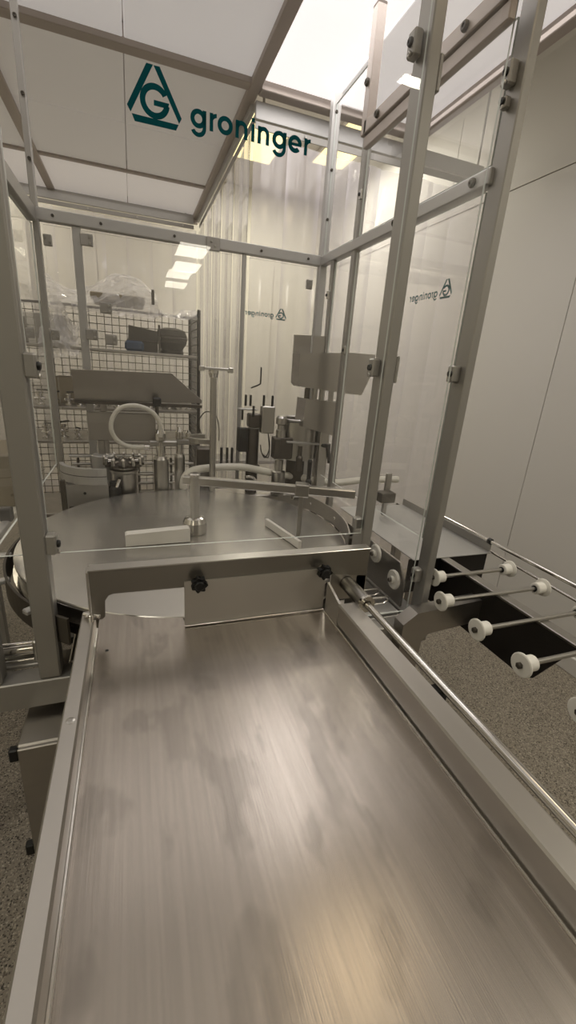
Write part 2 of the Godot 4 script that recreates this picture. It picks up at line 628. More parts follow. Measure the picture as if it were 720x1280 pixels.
func curtain(label: String, at: Vector3, dir: Vector3, length: float, strip_top: float) -> void:
	var t := thing("strip_curtain", label, "curtain", at)
	var side := dir.cross(Vector3.UP)
	var s := S()
	var b := Basis(dir, Vector3.UP, side)
	bx(s, at + dir * length / 2.0 + Vector3(0, 0.02, 0), Vector3(length, 0.07, 0.022), 0.002, b)
	fin("curtain_rail", s, M.alu_light, t)
	for f in [0.03, 0.97]:
		var p: Vector3 = at + dir * length * f
		s = S()
		cyl(s, p + Vector3(0, 0.05, 0), Vector3(p.x, 3.355 if p.x > 1.5 else 2.75, p.z), 0.006, 8)
		fin("hanger_rod", s, M.alu, t)
	s = S()
	bx(s, at + dir * length / 2.0 + Vector3(0, -0.04, 0) + side * 0.012, Vector3(length, 0.03, 0.006), 0.001, b)
	fin("clamp_bar", s, M.alu, t)
	var w := 0.19
	var n := int(ceil(length / w))
	w = length / n
	for k in n:
		var c := at + dir * (w * k) + side * (0.006 if k % 2 else -0.006)
		var top := Vector3(c.x, strip_top, c.z)
		s = S()
		# strips bow slightly and overlap their neighbours
		var cols := 6
		for j in cols:
			var f0 := float(j) / cols
			var f1 := float(j + 1) / cols
			var p0 := top + dir * (w * 1.12 * f0) + side * (0.010 * sin(PI * f0))
			var p1 := top + dir * (w * 1.12 * f1) + side * (0.010 * sin(PI * f1))
			var n0 := (side - dir * 0.2 * cos(PI * f0)).normalized()
			var n1 := (side - dir * 0.2 * cos(PI * f1)).normalized()
			var d := Vector3(0, -(strip_top - 0.12), 0)
			trin(s, p0, p1, p1 + d, n0, n1, n1)
			trin(s, p0, p1 + d, p0 + d, n0, n1, n0)
		fin("curtain_strip", s, M.curtain, t)
		bolt(t, Vector3(c.x, at.y - 0.04, c.z) + dir * w * 0.5 + side * 0.015, side, 0.007, M.satin)

# ------------------------------------------------------------------ logo
func letters() -> SurfaceTool:
	# millimetre outlines, baseline at 14.5, x-height 30
	var s := S()
	var k := 0.001
	var d := 0.6
	var polys := []
	var yb := 14.5
	var cy := 29.5
	var R := 15.6
	var r := 7.6
	# the mark: three bars and a G
	polys.append([Vector2(38, 93), Vector2(50, 93), Vector2(7, 13), Vector2(1, 23)])
	polys.append([Vector2(51, 92.5), Vector2(62, 93), Vector2(102, 22), Vector2(97, 13)])
	polys.append([Vector2(9, 11), Vector2(96, 11), Vector2(91, 1), Vector2(14, 0)])
	polys.append(arc_band(Vector2(52, 38.5), 17.5, 27.5, 32, 180, 24))
	polys.append(arc_band(Vector2(52, 38.5), 17.5, 27.5, 180, 352, 28))
	polys.append([Vector2(50, 32), Vector2(76, 32), Vector2(78.5, 40.5), Vector2(50, 40.5)])
	for gx in [134.5, 304.5]:
		polys.append(arc_band(Vector2(gx, cy), r, R, 0, 180, 18))
		polys.append(arc_band(Vector2(gx, cy), r, R, 180, 360, 18))
		polys.append([Vector2(gx + 8.6, 15), Vector2(gx + 15.6, 15), Vector2(gx + 15.6, 44.3), Vector2(gx + 8.6, 44.3)])
		polys.append(arc_band(Vector2(gx, 15.3), 8.6, 15.6, 205, 360, 18))
	for rx in [157.0, 361.5]:
		polys.append([Vector2(rx, yb), Vector2(rx + 7, yb), Vector2(rx + 7, 44.3), Vector2(rx, 44.3)])
		polys.append(arc_band(Vector2(rx + 14.5, 30), 8.0, 14.6, 92, 165, 12))
	polys.append(arc_band(Vector2(188.5, cy), r, R, 0, 180, 18))
	polys.append(arc_band(Vector2(188.5, cy), r, R, 180, 360, 18))
	for nx in [210.0, 257.0]:
		polys.append([Vector2(nx, yb), Vector2(nx + 7, yb), Vector2(nx + 7, 44.3), Vector2(nx, 44.3)])
		polys.append(arc_band(Vector2(nx + 12.5, 32), 5.6, 12.6, 0, 170, 16))
		polys.append([Vector2(nx + 18.1, yb), Vector2(nx + 25.1, yb), Vector2(nx + 25.1, 32.2), Vector2(nx + 18.1, 32.2)])
	polys.append([Vector2(243, yb), Vector2(250, yb), Vector2(250, 44.3), Vector2(243, 44.3)])
	polys.append([Vector2(243, 48), Vector2(250, 48), Vector2(250, 54.5), Vector2(243, 54.5)])
	polys.append(arc_band(Vector2(340, cy), r, R, 0, 180, 18))
	polys.append(arc_band(Vector2(340, cy), r, R, 180, 318, 16))
	polys.append([Vector2(330, 26.6), Vector2(355.2, 26.6), Vector2(355.2, 31.6), Vector2(330, 31.6)])
	for p in polys:
		var q := []
		for v in p:
			q.append(v * k)
		prism(s, q, d * k)
	return s

func logo(parent: Node, at: Vector3, turn: float, size: float) -> void:
	var o := MeshInstance3D.new()
	if not M.has("logo_mesh"):
		M.logo_mesh = letters().commit()
	o.mesh = M.logo_mesh
	o.material_override = M.teal
	o.name = numbered(parent, "printed_logo")
	o.position = at - world_of(parent)
	o.rotation.y = turn
	o.scale = Vector3.ONE * size
	o.set_meta("label", "dark teal printed lettering and triangular emblem")
	parent.add_child(o, true)

# ------------------------------------------------------------------ enclosure
func post(t: Node, x0: float, x1: float, z0: float, z1: float, y0: float, y1: float, m: Material = null, bev := 0.004) -> MeshInstance3D:
	var s := S()
	lohi(s, Vector3(x0, y0, z0), Vector3(x1, y1, z1), bev)
	return fin("post", s, m if m else M.alu, t)

func rail(t: Node, called: String, lo: Vector3, hi: Vector3, m: Material = null) -> MeshInstance3D:
	var s := S()
	lohi(s, lo, hi, 0.003)
	return fin(called, s, m if m else M.alu, t)

func hinge(t: Node, at: Vector3, w := 0.034, h := 0.05, d := 0.024, side := Vector3(-1, 0, 0), plain := false) -> void:
	var s := S()
	bx(s, at, Vector3(w, h, d), 0.004)
	var o := fin("hinge", s, M.alu, t)
	if not plain:
		bolt(o, at + Vector3(side.x * w * 0.5, 0, d * 0.1), side, 0.009, M.black)
		bolt(o, at + Vector3(side.x * w * 0.5, -h * 0.42, d * 0.1), side, 0.006, M.satin)

func enclosure() -> void:
	var t := thing("machine_enclosure", "glazed aluminium enclosure round the machine, with lettering on its front pane", "enclosure", Vector3(0.28, 0.62, -1.65))
	var yt := 2.45
	# base frame
	rail(t, "base_beam", Vector3(-0.62, 0.62, -1.09), Vector3(0.945, 0.70, -1.03), M.alu)
	rail(t, "base_beam", Vector3(-0.42, 0.62, -2.27), Vector3(0.945, 0.70, -2.21), M.alu)
	rail(t, "base_beam", Vector3(0.885, 0.62, -2.21), Vector3(0.945, 0.70, -1.09), M.alu)
	# front: left jamb, middle jamb, right corner
	post(t, -0.258, -0.208, -1.085, -1.035, 0.70, yt)
	post(t, 0.647, 0.679, -1.122, -1.058, 0.70, 2.70, null, 0.003)
	post(t, 0.918, 0.946, -1.115, -1.058, 0.70, 2.71, null, 0.003)
	post(t, -0.39, -0.34, -1.085, -1.035, 0.70, yt)
	# top frame
	rail(t, "top_beam", Vector3(-0.36, 2.37, -1.085), Vector3(0.90, 2.45, -1.045))
	rail(t, "top_beam", Vector3(0.845, 2.345, -1.765), Vector3(0.880, 2.388, -1.07), M.beam)
	rail(t, "top_beam", Vector3(0.852, 2.302, -1.765), Vector3(0.872, 2.341, -1.07), M.beam)
	# transom all round the back
	rail(t, "transom", Vector3(-0.36, 2.0, -2.262), Vector3(0.945, 2.045, -2.225), M.alu_light)
	rail(t, "transom", Vector3(0.905, 2.0, -2.225), Vector3(0.94, 2.04, -1.10), M.alu_light)
	rail(t, "transom", Vector3(-0.375, 1.99, -2.225), Vector3(-0.34, 2.045, -1.05), M.alu)
	# back corner posts, running up to the canopy
	post(t, -0.356, -0.332, -2.256, -2.226, 0.70, 2.70, M.alu, 0.003)
	post(t, 0.905, 0.945, -2.262, -2.222, 0.70, 2.70, M.alu_light)
	post(t, 0.912, 0.94, -1.90, -1.865, 0.70, 2.70, M.alu)
	rail(t, "hanger_post", Vector3(0.845, 2.345, -1.785), Vector3(0.880, 2.72, -1.745), M.beam)
	post(t, -0.37, -0.345, -1.79, -1.76, 1.0, 2.0, M.alu)
	# intermediate posts
	post(t, -0.214, -0.18, -2.255, -2.235, 0.9, 2.0, M.alu_light, 0.002)
	post(t, 0.512, 0.53, -2.25, -2.235, 0.9, 2.0, M.alu_light, 0.002)
	post(t, 0.91, 0.93, -2.105, -2.075, 0.9, 2.0, M.alu, 0.002)
	# glass
	var front := pane(t, "pane", Vector3(-0.205, 1.04, -1.062), Vector3(0.845, 0, 0), Vector3(0, 1.32, 0))
	logo(front, Vector3(0.01, 1.93, -1.0615), 0.0, 1.0)
	pane(t, "pane", Vector3(0.682, 0.72, -1.085), Vector3(0.20, 0, 0), Vector3(0, 1.63, 0))
	pane(t, "pane", Vector3(-0.338, 1.04, -1.062), Vector3(0.078, 0, 0), Vector3(0, 1.3, 0))
	var right := pane(t, "pane", Vector3(0.922, 0.98, -1.12), Vector3(0, 0, -0.735), Vector3(0, 1.01, 0))
	logo(right, Vector3(0.9225, 1.742, -1.192), PI / 2, 0.59)
	pane(t, "pane", Vector3(0.922, 2.05, -1.12), Vector3(0, 0, -0.735), Vector3(0, 0.3, 0))
	pane(t, "pane", Vector3(0.922, 0.98, -1.91), Vector3(0, 0, -0.16), Vector3(0, 1.01, 0))
	pane(t, "pane", Vector3(0.922, 2.05, -1.91), Vector3(0, 0, -0.31), Vector3(0, 0.6, 0))
	pane(t, "pane", Vector3(-0.32, 0.95, -2.244), Vector3(0.10, 0, 0), Vector3(0, 1.04, 0))
	pane(t, "pane", Vector3(-0.175, 0.95, -2.244), Vector3(0.68, 0, 0), Vector3(0, 1.04, 0))
	var back := pane(t, "pane", Vector3(0.535, 0.95, -2.244), Vector3(0.365, 0, 0), Vector3(0, 1.04, 0))
	logo(back, Vector3(0.752, 1.733, -2.2445), PI, 0.575)
	pane(t, "pane", Vector3(-0.358, 1.0, -1.10), Vector3(0, 0, -0.655), Vector3(0, 0.98, 0))
	pane(t, "pane", Vector3(-0.358, 1.0, -1.80), Vector3(0, 0, -0.41), Vector3(0, 0.98, 0))
	# clamps and hinges on the front jambs
	hinge(t, Vector3(-0.198, 1.07, -1.05), 0.024, 0.05, 0.03, Vector3(1, 0, 0))
	hinge(t, Vector3(-0.198, 1.47, -1.05), 0.024, 0.05, 0.03, Vector3(1, 0, 0))
	hinge(t, Vector3(0.634, 2.215, -1.10), 0.024, 0.05, 0.03)
	hinge(t, Vector3(0.634, 1.521, -1.10), 0.024, 0.048, 0.03)
	hinge(t, Vector3(0.632, 1.07, -1.075), 0.026, 0.035, 0.026, Vector3(-1, 0, 0), true)
	hinge(t, Vector3(0.685, 2.16, -1.07), 0.010, 0.07, 0.02, Vector3(-1, 0, 0), true)
	hinge(t, Vector3(0.685, 1.52, -1.07), 0.010, 0.07, 0.02, Vector3(-1, 0, 0), true)
	hinge(t, Vector3(0.905, 2.225, -1.095), 0.026, 0.05, 0.03)
	hinge(t, Vector3(0.908, 2.168, -1.095), 0.02, 0.026, 0.02)
	hinge(t, Vector3(0.904, 1.521, -1.095), 0.028, 0.048, 0.03)
	hinge(t, Vector3(0.904, 0.855, -1.095), 0.028, 0.05, 0.03)
	# small clips on the back and side posts
	for p in [Vector3(-0.16, 1.955, -2.232), Vector3(-0.10, 1.70, -2.232), Vector3(-0.165, 1.585, -2.232), Vector3(-0.085, 1.57, -2.232)]:
		var s := S()
		bx(s, p, Vector3(0.05, 0.045, 0.012), 0.003)
		var h := fin("hinge", s, M.alu, t)
		bolt(h, p + Vector3(0.012, 0.011, 0.006), Vector3(0, 0, 1), 0.006, M.satin)
		bolt(h, p + Vector3(0.012, -0.011, 0.006), Vector3(0, 0, 1), 0.006, M.satin)
	for p in [Vector3(-0.305, 1.93, -2.22), Vector3(-0.31, 1.57, -2.22), Vector3(0.37, 2.015, -2.22), Vector3(0.855, 1.91, -2.225)]:
		var big: bool = p.x > 0.3 and p.x < 0.4
		var s := S()
		bx(s, p, Vector3(0.062, 0.055, 0.014) if big else Vector3(0.032, 0.042, 0.014), 0.003)
		var h := fin("latch_plate", s, M.alu, t)
		bolt(h, p + Vector3(-0.008, 0.008, 0.007), Vector3(0, 0, 1), 0.005, M.satin)
		bolt(h, p + Vector3(0.008, -0.008, 0.007), Vector3(0, 0, 1), 0.005, M.satin)
	for p in [Vector3(0.844, 2.365, -1.66), Vector3(0.844, 2.365, -1.22), Vector3(0.844, 2.50, -1.765), Vector3(0.904, 2.02, -1.55), Vector3(0.904, 2.02, -1.16)]:
		bolt(t, p, Vector3(-1, 0, 0), 0.012, M.cast)
	for p in [Vector3(0.915, 1.60, -1.87), Vector3(0.915, 2.20, -1.87), Vector3(0.9, 1.85, -2.08)]:
		var s := S()
		bx(s, p, Vector3(0.012, 0.035, 0.02), 0.002)
		var c := fin("clip", s, M.satin, t)
		bolt(c, p + Vector3(-0.006, 0, 0), Vector3(-1, 0, 0), 0.007, M.black)
	for x in [-0.28, -0.1, 0.2, 0.6, 0.84]:
		bolt(t, Vector3(x, 2.022, -2.225), Vector3(0, 0, 1), 0.006, M.cast)
	for y in [2.62, 2.4, 2.2]:
		bolt(t, Vector3(0.922, y, -2.222), Vector3(0, 0, 1), 0.007, M.cast)
		bolt(t, Vector3(-0.342, y, -2.222), Vector3(0, 0, 1), 0.007, M.cast)
	# machine feet under the base frame
	for p in [Vector2(-0.6, -1.06), Vector2(0.9, -1.06), Vector2(-0.38, -2.24), Vector2(0.9, -2.24)]:
		var s := S()
		lohi(s, Vector3(p.x - 0.025, 0.03, p.y - 0.025), Vector3(p.x + 0.025, 0.62, p.y + 0.025), 0.003)
		fin("leg", s, M.alu, t)
		s = S()
		cyl(s, Vector3(p.x, 0, p.y), Vector3(p.x, 0.035, p.y), 0.035)
		fin("foot", s, M.black, t)

# ------------------------------------------------------------------ machine base and turntable
func base_and_turntable() -> void:
	var t := thing("filling_machine", "stainless machine deck that carries the turntable and the filling stations", "machine", Vector3(0.35, 0, -1.7))
	var s := S()
	lohi(s, Vector3(-0.2, 0.66, -2.20), Vector3(0.88, 0.695, -1.10), 0.004)
	fin("deck", s, M.sheet, t)
	s = S()
	lohi(s, Vector3(-0.15, 0.08, -2.18), Vector3(0.84, 0.66, -1.32), 0.006)
	fin("cabinet_body", s, M.sheet, t)
	s = S()
	lohi(s, Vector3(-0.12, 0.0, -2.15), Vector3(0.8, 0.08, -1.36), 0.004)
	fin("plinth", s, M.dark_steel, t)
	s = S()
	lohi(s, Vector3(-0.29, 0.695, -2.215), Vector3(0.88, 0.86, -2.07), 0.006)
	fin("back_deck", s, M.sheet, t)
	# turntable
	var c := Vector3(0.188, 0.0, -1.494)
	var tt := thing("turntable", "large round polished stainless turntable at the end of the tray", "turntable", c + Vector3(0, 0.695, 0))
	s = S()
	lathe(s, c, Vector3.UP, [[0, 0.885], [0.560, 0.885], [0.5665, 0.888], [0.568, 0.892], [0.568, 0.8975], [0.566, 0.9], [0, 0.9]], 128)
	fin("disc", s, M.disc, tt)
	s = S()
	lathe(s, c, Vector3.UP, [[0.3, 0.80], [0.556, 0.80], [0.56, 0.805], [0.56, 0.885]], 96)
	fin("drum", s, M.dark_steel, tt)
	s = S()
	ring(s, c + Vector3(0, 0.842, 0), c + Vector3(0, 0.850, 0), 0.555, 0.574, 96)
	fin("rim_ring", s, M.chrome, tt)
	s = S()
	lathe(s, c, Vector3.UP, [[0.0, 0.695], [0.2, 0.695], [0.2, 0.80], [0.3, 0.80]], 48)
	fin("hub", s, M.satin, tt)
	# curved guide standing on the right rim
	var g := thing("curved_guide", "curved upright steel guide on the right rim of the turntable", "guide", c + Vector3(0.57, 0.9, 0))
	s = S()
	upright_arc(s, c + Vector3(0, 0.902, 0), 0.571, 0.576, 0.062, -24, 26, 24)
	fin("guide_plate", s, M.sheet, g)
	for a in [-18.0, 2.0, 20.0]:
		var d := Vector3(cos(deg_to_rad(a)), 0, sin(deg_to_rad(a)))
		s = S()
		bx(s, c + d * 0.592 + Vector3(0, 0.90, 0), Vector3(0.03, 0.05, 0.02), 0.003, Basis(Vector3.UP, -deg_to_rad(a)))
		fin("bracket", s, M.cast, g)
		bolt(g, c + d * 0.571 + Vector3(0, 0.935, 0), -d, 0.005, M.chrome)
	# left rim guard
	g = thing("rim_guard", "dark curved trough wall round the left rim of the turntable", "guard", c + Vector3(-0.59, 0.8, 0))
	s = S()
	upright_arc(s, c + Vector3(0, 0.80, 0), 0.590, 0.597, 0.075, 128, 215, 28)
	fin("guard_wall", s, M.cast, g)
	for a in [140.0, 160.0, 178.0]:
		var d := Vector3(cos(deg_to_rad(a)), 0, sin(deg_to_rad(a)))
		s = S()
		bx(s, c + d * 0.602 + Vector3(0, 0.865, 0), Vector3(0.035, 0.014, 0.022), 0.003, Basis(Vector3.UP, -deg_to_rad(a)))
		fin("clip", s, M.alu_light, g)
	# white guide block and strip lying on the disc
	s = S()
	prism(s, [Vector2(-0.046, 0.902), Vector2(0.166, 0.902), Vector2(0.166, 0.949), Vector2(0.16, 0.952), Vector2(-0.04, 0.944), Vector2(-0.046, 0.940)], -0.035, Transform3D(Basis(Vector3.UP, deg_to_rad(2)), Vector3(0, 0, -1.395)))
	tag(fin("guide_block", s, M.white), "long white plastic guide block lying on the turntable beside the column foot", "block")
	s = S()
	prism(s, [Vector2(-0.125, 0.902), Vector2(0.125, 0.902), Vector2(0.125, 0.93), Vector2(-0.125, 0.93)], 0.012, Transform3D(Basis(Vector3.UP, deg_to_rad(-78)), Vector3(0.512, 0, -1.40)))
	tag(fin("guide_strip", s, M.white), "narrow white plastic strip standing edgewise on the right of the turntable", "strip")
	# guide arm across the table
	var a0 := Vector3(0.194, 0.9, -1.495)
	var arm := thing("crossbar_stand", "square steel arm over the turntable, on a round column with chrome foot", "arm", a0)
	s = S()
	lathe(s, a0, Vector3.UP, [[0, 0.001], [0.042, 0.001], [0.044, 0.004], [0.043, 0.042], [0.035, 0.058], [0.024, 0.062], [0, 0.062]], 28)
	fin("column_foot", s, M.chrome, arm)
	s = S()
	cyl(s, a0 + Vector3(0, 0.06, 0), a0 + Vector3(0, 0.215, 0), 0.0175, 20)
	fin("column", s, M.satin, arm)
	s = S()
	cyl(s, a0 + Vector3(0, 0.215, 0), a0 + Vector3(0, 0.226, 0), 0.02, 20, 0.003)
	fin("column_cap", s, M.chrome, arm)
	var b0 := Vector3(0.155, 1.098, -1.515)
	var b1 := Vector3(0.74, 1.090, -1.30)
	var dir := (b1 - b0).normalized()
	var bb := Basis(dir, Vector3.UP, dir.cross(Vector3.UP))
	s = S()
	bx(s, (b0 + b1) / 2.0, Vector3((b1 - b0).length(), 0.03, 0.03), 0.003, bb)
	fin("bar", s, M.satin, arm)
	var rodp := b0.lerp(b1, 0.69)
	s = S()
	bx(s, rodp + Vector3(0, 0.0, 0), Vector3(0.05, 0.046, 0.05), 0.003, bb)
	fin("clamp_block", s, M.satin, arm)
	s = S()
	bx(s, Vector3(rodp.x, 0.995, rodp.z), Vector3(0.016, 0.17, 0.016), 0.002, bb)
	fin("drop_rod", s, M.satin, arm)
	s = S()
	lathe(s, rodp + Vector3(0.035, 0.012, -0.03), Vector3.UP, [[0, 0], [0.011, 0], [0.012, 0.012], [0.008, 0.02], [0.009, 0.085], [0.006, 0.092], [0, 0.092]], 14)
	fin("clamp_lever", s, M.black, arm)
	# slender sensor column with a crossbar
	var q := Vector3(0.348, 0.9005, -2.03)
	var sc := thing("crossbar_column", "slim tall steel column behind the turntable with a short crossbar on top", "column", q)
	s = S()
	cyl(s, q, Vector3(q.x, 1.46, q.z), 0.015, 16)
	fin("column", s, M.satin, sc)
	s = S()
	bx(s, Vector3(0.36, 1.478, q.z), Vector3(0.15, 0.012, 0.03), 0.002)
	fin("crossbar", s, M.satin, sc)
	s = S()
	lathe(s, Vector3(q.x, 1.44, q.z), Vector3.UP, [[0, 0], [0.018, 0], [0.024, 0.02], [0.024, 0.032], [0, 0.032]], 16)
	fin("collar", s, M.chrome, sc)
	for x in [0.295, 0.425]:
		s = S()
		bx(s, Vector3(x, 1.476, q.z), Vector3(0.022, 0.024, 0.036), 0.003)
		fin("end_clamp", s, M.satin, sc)

# ------------------------------------------------------------------ infeed tray
func infeed() -> void:
	var t := thing("infeed_tray", "long worn stainless tray with raised rims leading to the turntable", "tray", Vector3(0.18, 0.85, -0.4))
	var s := S()
	var cc := Vector2(0.188, -1.494)
	# floor plate: its far end is cut to the turntable's curve on the left
	var poly := [Vector2(0.454, 0.35), Vector2(-0.1, 0.35)]
	for k in 9:
		var x := lerpf(-0.1, 0.092, k / 8.0)
		poly.append(Vector2(x, cc.y + sqrt(0.572 * 0.572 - (x - cc.x) * (x - cc.x)) + 0.0))
	poly.append(Vector2(0.095, -0.884))
	poly.append(Vector2(0.454, -0.884))
	prism(s, poly, 0.004, Transform3D(Basis(Vector3(1, 0, 0), Vector3(0, 0, 1), Vector3(0, 1, 0)), Vector3(0, 0.896, 0)))
	fin("tray_floor", s, M.tray, t)
	s = S()
	cyl(s, Vector3(-0.077, 0.8985, -0.84), Vector3(-0.077, 0.9006, -0.84), 0.004, 12)
	fin("drain_hole", s, M.black, t)
	# right rim: folded sheet, sloped down at its far end
	s = S()
	prism(s, [Vector2(0.0, 0.86), Vector2(0.004, 0.895), Vector2(0.0, 0.958), Vector2(0.003, 0.962), Vector2(0.046, 0.962), Vector2(0.049, 0.958), Vector2(0.049, 0.85), Vector2(0.045, 0.85), Vector2(0.0, 0.85)], 1.16, Transform3D(Basis(), Vector3(0.454, 0, -0.81)))
	fin("side_rim", s, M.rail, t)
	s = S()
	prism(s, [Vector2(0.81, 0.85), Vector2(0.884, 0.85), Vector2(0.884, 0.984), Vector2(0.876, 0.982), Vector2(0.81, 0.962)], 0.006, Transform3D(Basis(Vector3(0, 0, -1), Vector3(0, 1, 0), Vector3(1, 0, 0)), Vector3(0.4545, 0, 0)))
	fin("rim_end", s, M.rail, t)
	# left rim with a narrow ledge beside the floor
	s = S()
	prism(s, [Vector2(-0.103, 0.86), Vector2(-0.103, 0.945), Vector2(-0.106, 0.95), Vector2(-0.127, 0.95), Vector2(-0.130, 0.946), Vector2(-0.130, 0.85), Vector2(-0.103, 0.85)], 1.27, Transform3D(Basis(), Vector3(0, 0, -0.925)))
	fin("side_rim", s, M.rail, t)
	s = S()
	lohi(s, Vector3(-0.103, 0.90, -0.92), Vector3(-0.0985, 0.908, 0.34), 0.001)
	fin("corner_bead", s, M.chrome, t)
	s = S()
	lohi(s, Vector3(0.450, 0.90, -0.88), Vector3(0.4545, 0.903, 0.34), 0.001)
	fin("corner_bead", s, M.chrome, t)
	s = S()
	lathe(s, Vector3(-0.116, 0.949, -0.60), Vector3.UP, [[0.007, 0], [0.007, 0.0015], [0.004, 0.0025], [0, 0.0025]], 12)
	fin("bolt", s, M.satin, t)
	# legs of the tray
	for x in [-0.09, 0.44]:
		for z in [0.25, -0.55]:
			s = S()
			lohi(s, Vector3(x - 0.02, 0.03, z - 0.02), Vector3(x + 0.02, 0.87, z + 0.02), 0.003)
			fin("leg", s, M.sheet, t)
			s = S()
			cyl(s, Vector3(x, 0, z), Vector3(x, 0.03, z), 0.03)
			fin("foot", s, M.black, t)
	s = S()
	lohi(s, Vector3(-0.1, 0.30, 0.235), Vector3(0.45, 0.34, 0.265), 0.003)
	fin("cross_brace", s, M.sheet, t)
	# stop plate at the far end
	var p := thing("stop_plate", "upright stainless stop plate with two black star knobs across the tray end", "plate", Vector3(0.23, 0.9, -0.9))
	s = S()
	var o := [Vector2(-0.106, 0.944), Vector2(-0.086, 0.944), Vector2(-0.080, 0.950), Vector2(-0.078, 0.990), Vector2(-0.070, 1.002), Vector2(-0.060, 1.005), Vector2(0.468, 1.0), Vector2(0.575, 0.985), Vector2(0.577, 1.062), Vector2(-0.107, 1.062)]
	prism(s, o, -0.004, Transform3D(Basis(), Vector3(0, 0, -0.896)))
	fin("upper_plate", s, M.plate, p)
	s = S()
	prism(s, [Vector2(0.092, 0.9015), Vector2(0.452, 0.9015), Vector2(0.452, 0.985), Vector2(0.445, 1.02), Vector2(0.092, 1.02)], -0.004, Transform3D(Basis(), Vector3(0, 0, -0.891)))
	fin("lower_plate", s, M.lit_sheet, p)
	s = S()
	cyl(s, Vector3(0.092, 0.9035, -0.889), Vector3(0.452, 0.9035, -0.884), 0.003, 10)
	fin("bottom_bead", s, M.chrome, p)
	s = S()
	prism(s, [Vector2(0.470, 0.92), Vector2(0.577, 0.92), Vector2(0.577, 1.0), Vector2(0.470, 1.0)], -0.004, Transform3D(Basis(), Vector3(0, 0, -0.897)))
	fin("end_plate", s, M.sheet, p)
	s = S()
	lohi(s, Vector3(-0.108, 1.0625, -0.925), Vector3(0.578, 1.0665, -0.8935), 0.001)
	fin("top_flange", s, M.satin, p)
	s = S()
	lohi(s, Vector3(-0.112, 0.953, -0.925), Vector3(-0.1075, 1.062, -0.8935), 0.001)
	fin("side_flange", s, M.rail, p)
	s = S()
	lohi(s, Vector3(0.545, 0.90, -0.93), Vector3(0.577, 1.062, -0.897), 0.002)
	fin("strut", s, M.sheet, p)
	for x in [0.123, 0.436]:
		var k := Vector3(x, 1.022, -0.896)
		s = S()
		cyl(s, k, k + Vector3(0, 0, 0.022), 0.008, 12)
		var kn := fin("knob", star(k + Vector3(0, 0, 0.018)), M.black, p)
		fin("stem", s, M.satin, kn)
	s = S()
	cyl(s, Vector3(-0.125, 0.957, -0.905), Vector3(-0.09, 0.957, -0.888), 0.005, 10)
	bx(s, Vector3(-0.108, 0.957, -0.893), Vector3(0.022, 0.006, 0.012), 0.002)
	cyl(s, Vector3(-0.108, 0.947, -0.885), Vector3(-0.108, 0.965, -0.885), 0.006, 10)
	fin("wing_screw", s, M.chrome, p)
	# rod along the right rim
	var g := thing("guide_rod", "long polished round rod beside the tray's right rim, in a steel sleeve", "rod", Vector3(0.52, 0.95, -0.4))
	s = S()
	cyl(s, Vector3(0.518, 0.968, -0.82), Vector3(0.505, 0.968, 0.3), 0.0085, 16)
	fin("rod", s, M.chrome, g)
	s = S()
	ring(s, Vector3(0.519, 0.968, -0.895), Vector3(0.5175, 0.968, -0.79), 0.0095, 0.02, 24)
	fin("sleeve", s, M.satin, g)
	s = S()
	ring(s, Vector3(0.5175, 0.968, -0.792), Vector3(0.5175, 0.968, -0.784), 0.012, 0.022, 24)
	fin("sleeve_lip", s, M.chrome, g)
	for z in [-0.5, 0.1]:
		s = S()
		lohi(s, Vector3(0.500, 0.93, z - 0.012), Vector3(0.524, 0.962, z + 0.012), 0.002)
		fin("rod_bracket", s, M.rubber, g)
	# cabinet under the frame at lower left
	var c := thing("control_cabinet", "dark stainless control cabinet standing under the machine left of the tray", "cabinet", Vector3(-0.2, 0.2, -1.0))
	s = S()
	lohi(s, Vector3(-0.30, 0.2, -1.3), Vector3(-0.02, 0.6, -0.93), 0.004)
	fin("cabinet_body", s, M.sheet, c)
	s = S()
	lohi(s, Vector3(-0.298, 0.205, -0.932), Vector3(-0.022, 0.595, -0.922), 0.004)
	fin("door", s, M.sheet, c)
	for y in [0.575, 0.25]:
		s = S()
		lohi(s, Vector3(-0.318, y - 0.018, -0.945), Vector3(-0.297, y + 0.018, -0.925), 0.003)
		fin("latch", s, M.black, c)
	for q in [Vector2(-0.27, -1.27), Vector2(-0.05, -1.27), Vector2(-0.27, -0.97), Vector2(-0.05, -0.97)]:
		s = S()
		cyl(s, Vector3(q.x, 0.0, q.y), Vector3(q.x, 0.2, q.y), 0.018, 12)
		fin("leg", s, M.dark_steel, c)
	# pneumatic cylinder on the base beam at the left
	var n := thing("pneumatic_cylinder", "horizontal chrome cylinder with tie rods at the machine's lower left corner", "cylinder", Vector3(-0.4, 0.7, -1.13))
	s = S()
	cyl(s, Vector3(-0.60, 0.735, -1.13), Vector3(-0.275, 0.735, -1.13), 0.018, 20)
	fin("barrel", s, M.chrome, n)
	s = S()
	cyl(s, Vector3(-0.60, 0.762, -1.115), Vector3(-0.28, 0.762, -1.115), 0.005, 10)
	fin("tie_rod", s, M.chrome, n)
	s = S()
	cyl(s, Vector3(-0.60, 0.712, -1.112), Vector3(-0.28, 0.712, -1.112), 0.005, 10)
	fin("tie_rod", s, M.chrome, n)
	s = S()
	bx(s, Vector3(-0.272, 0.737, -1.125), Vector3(0.018, 0.072, 0.05), 0.004)
	fin("end_cap", s, M.satin, n)
	s = S()
	lohi(s, Vector3(-0.60, 0.70, -1.17), Vector3(-0.26, 0.712, -1.09), 0.003)
	fin("mounting_plate", s, M.alu, n)

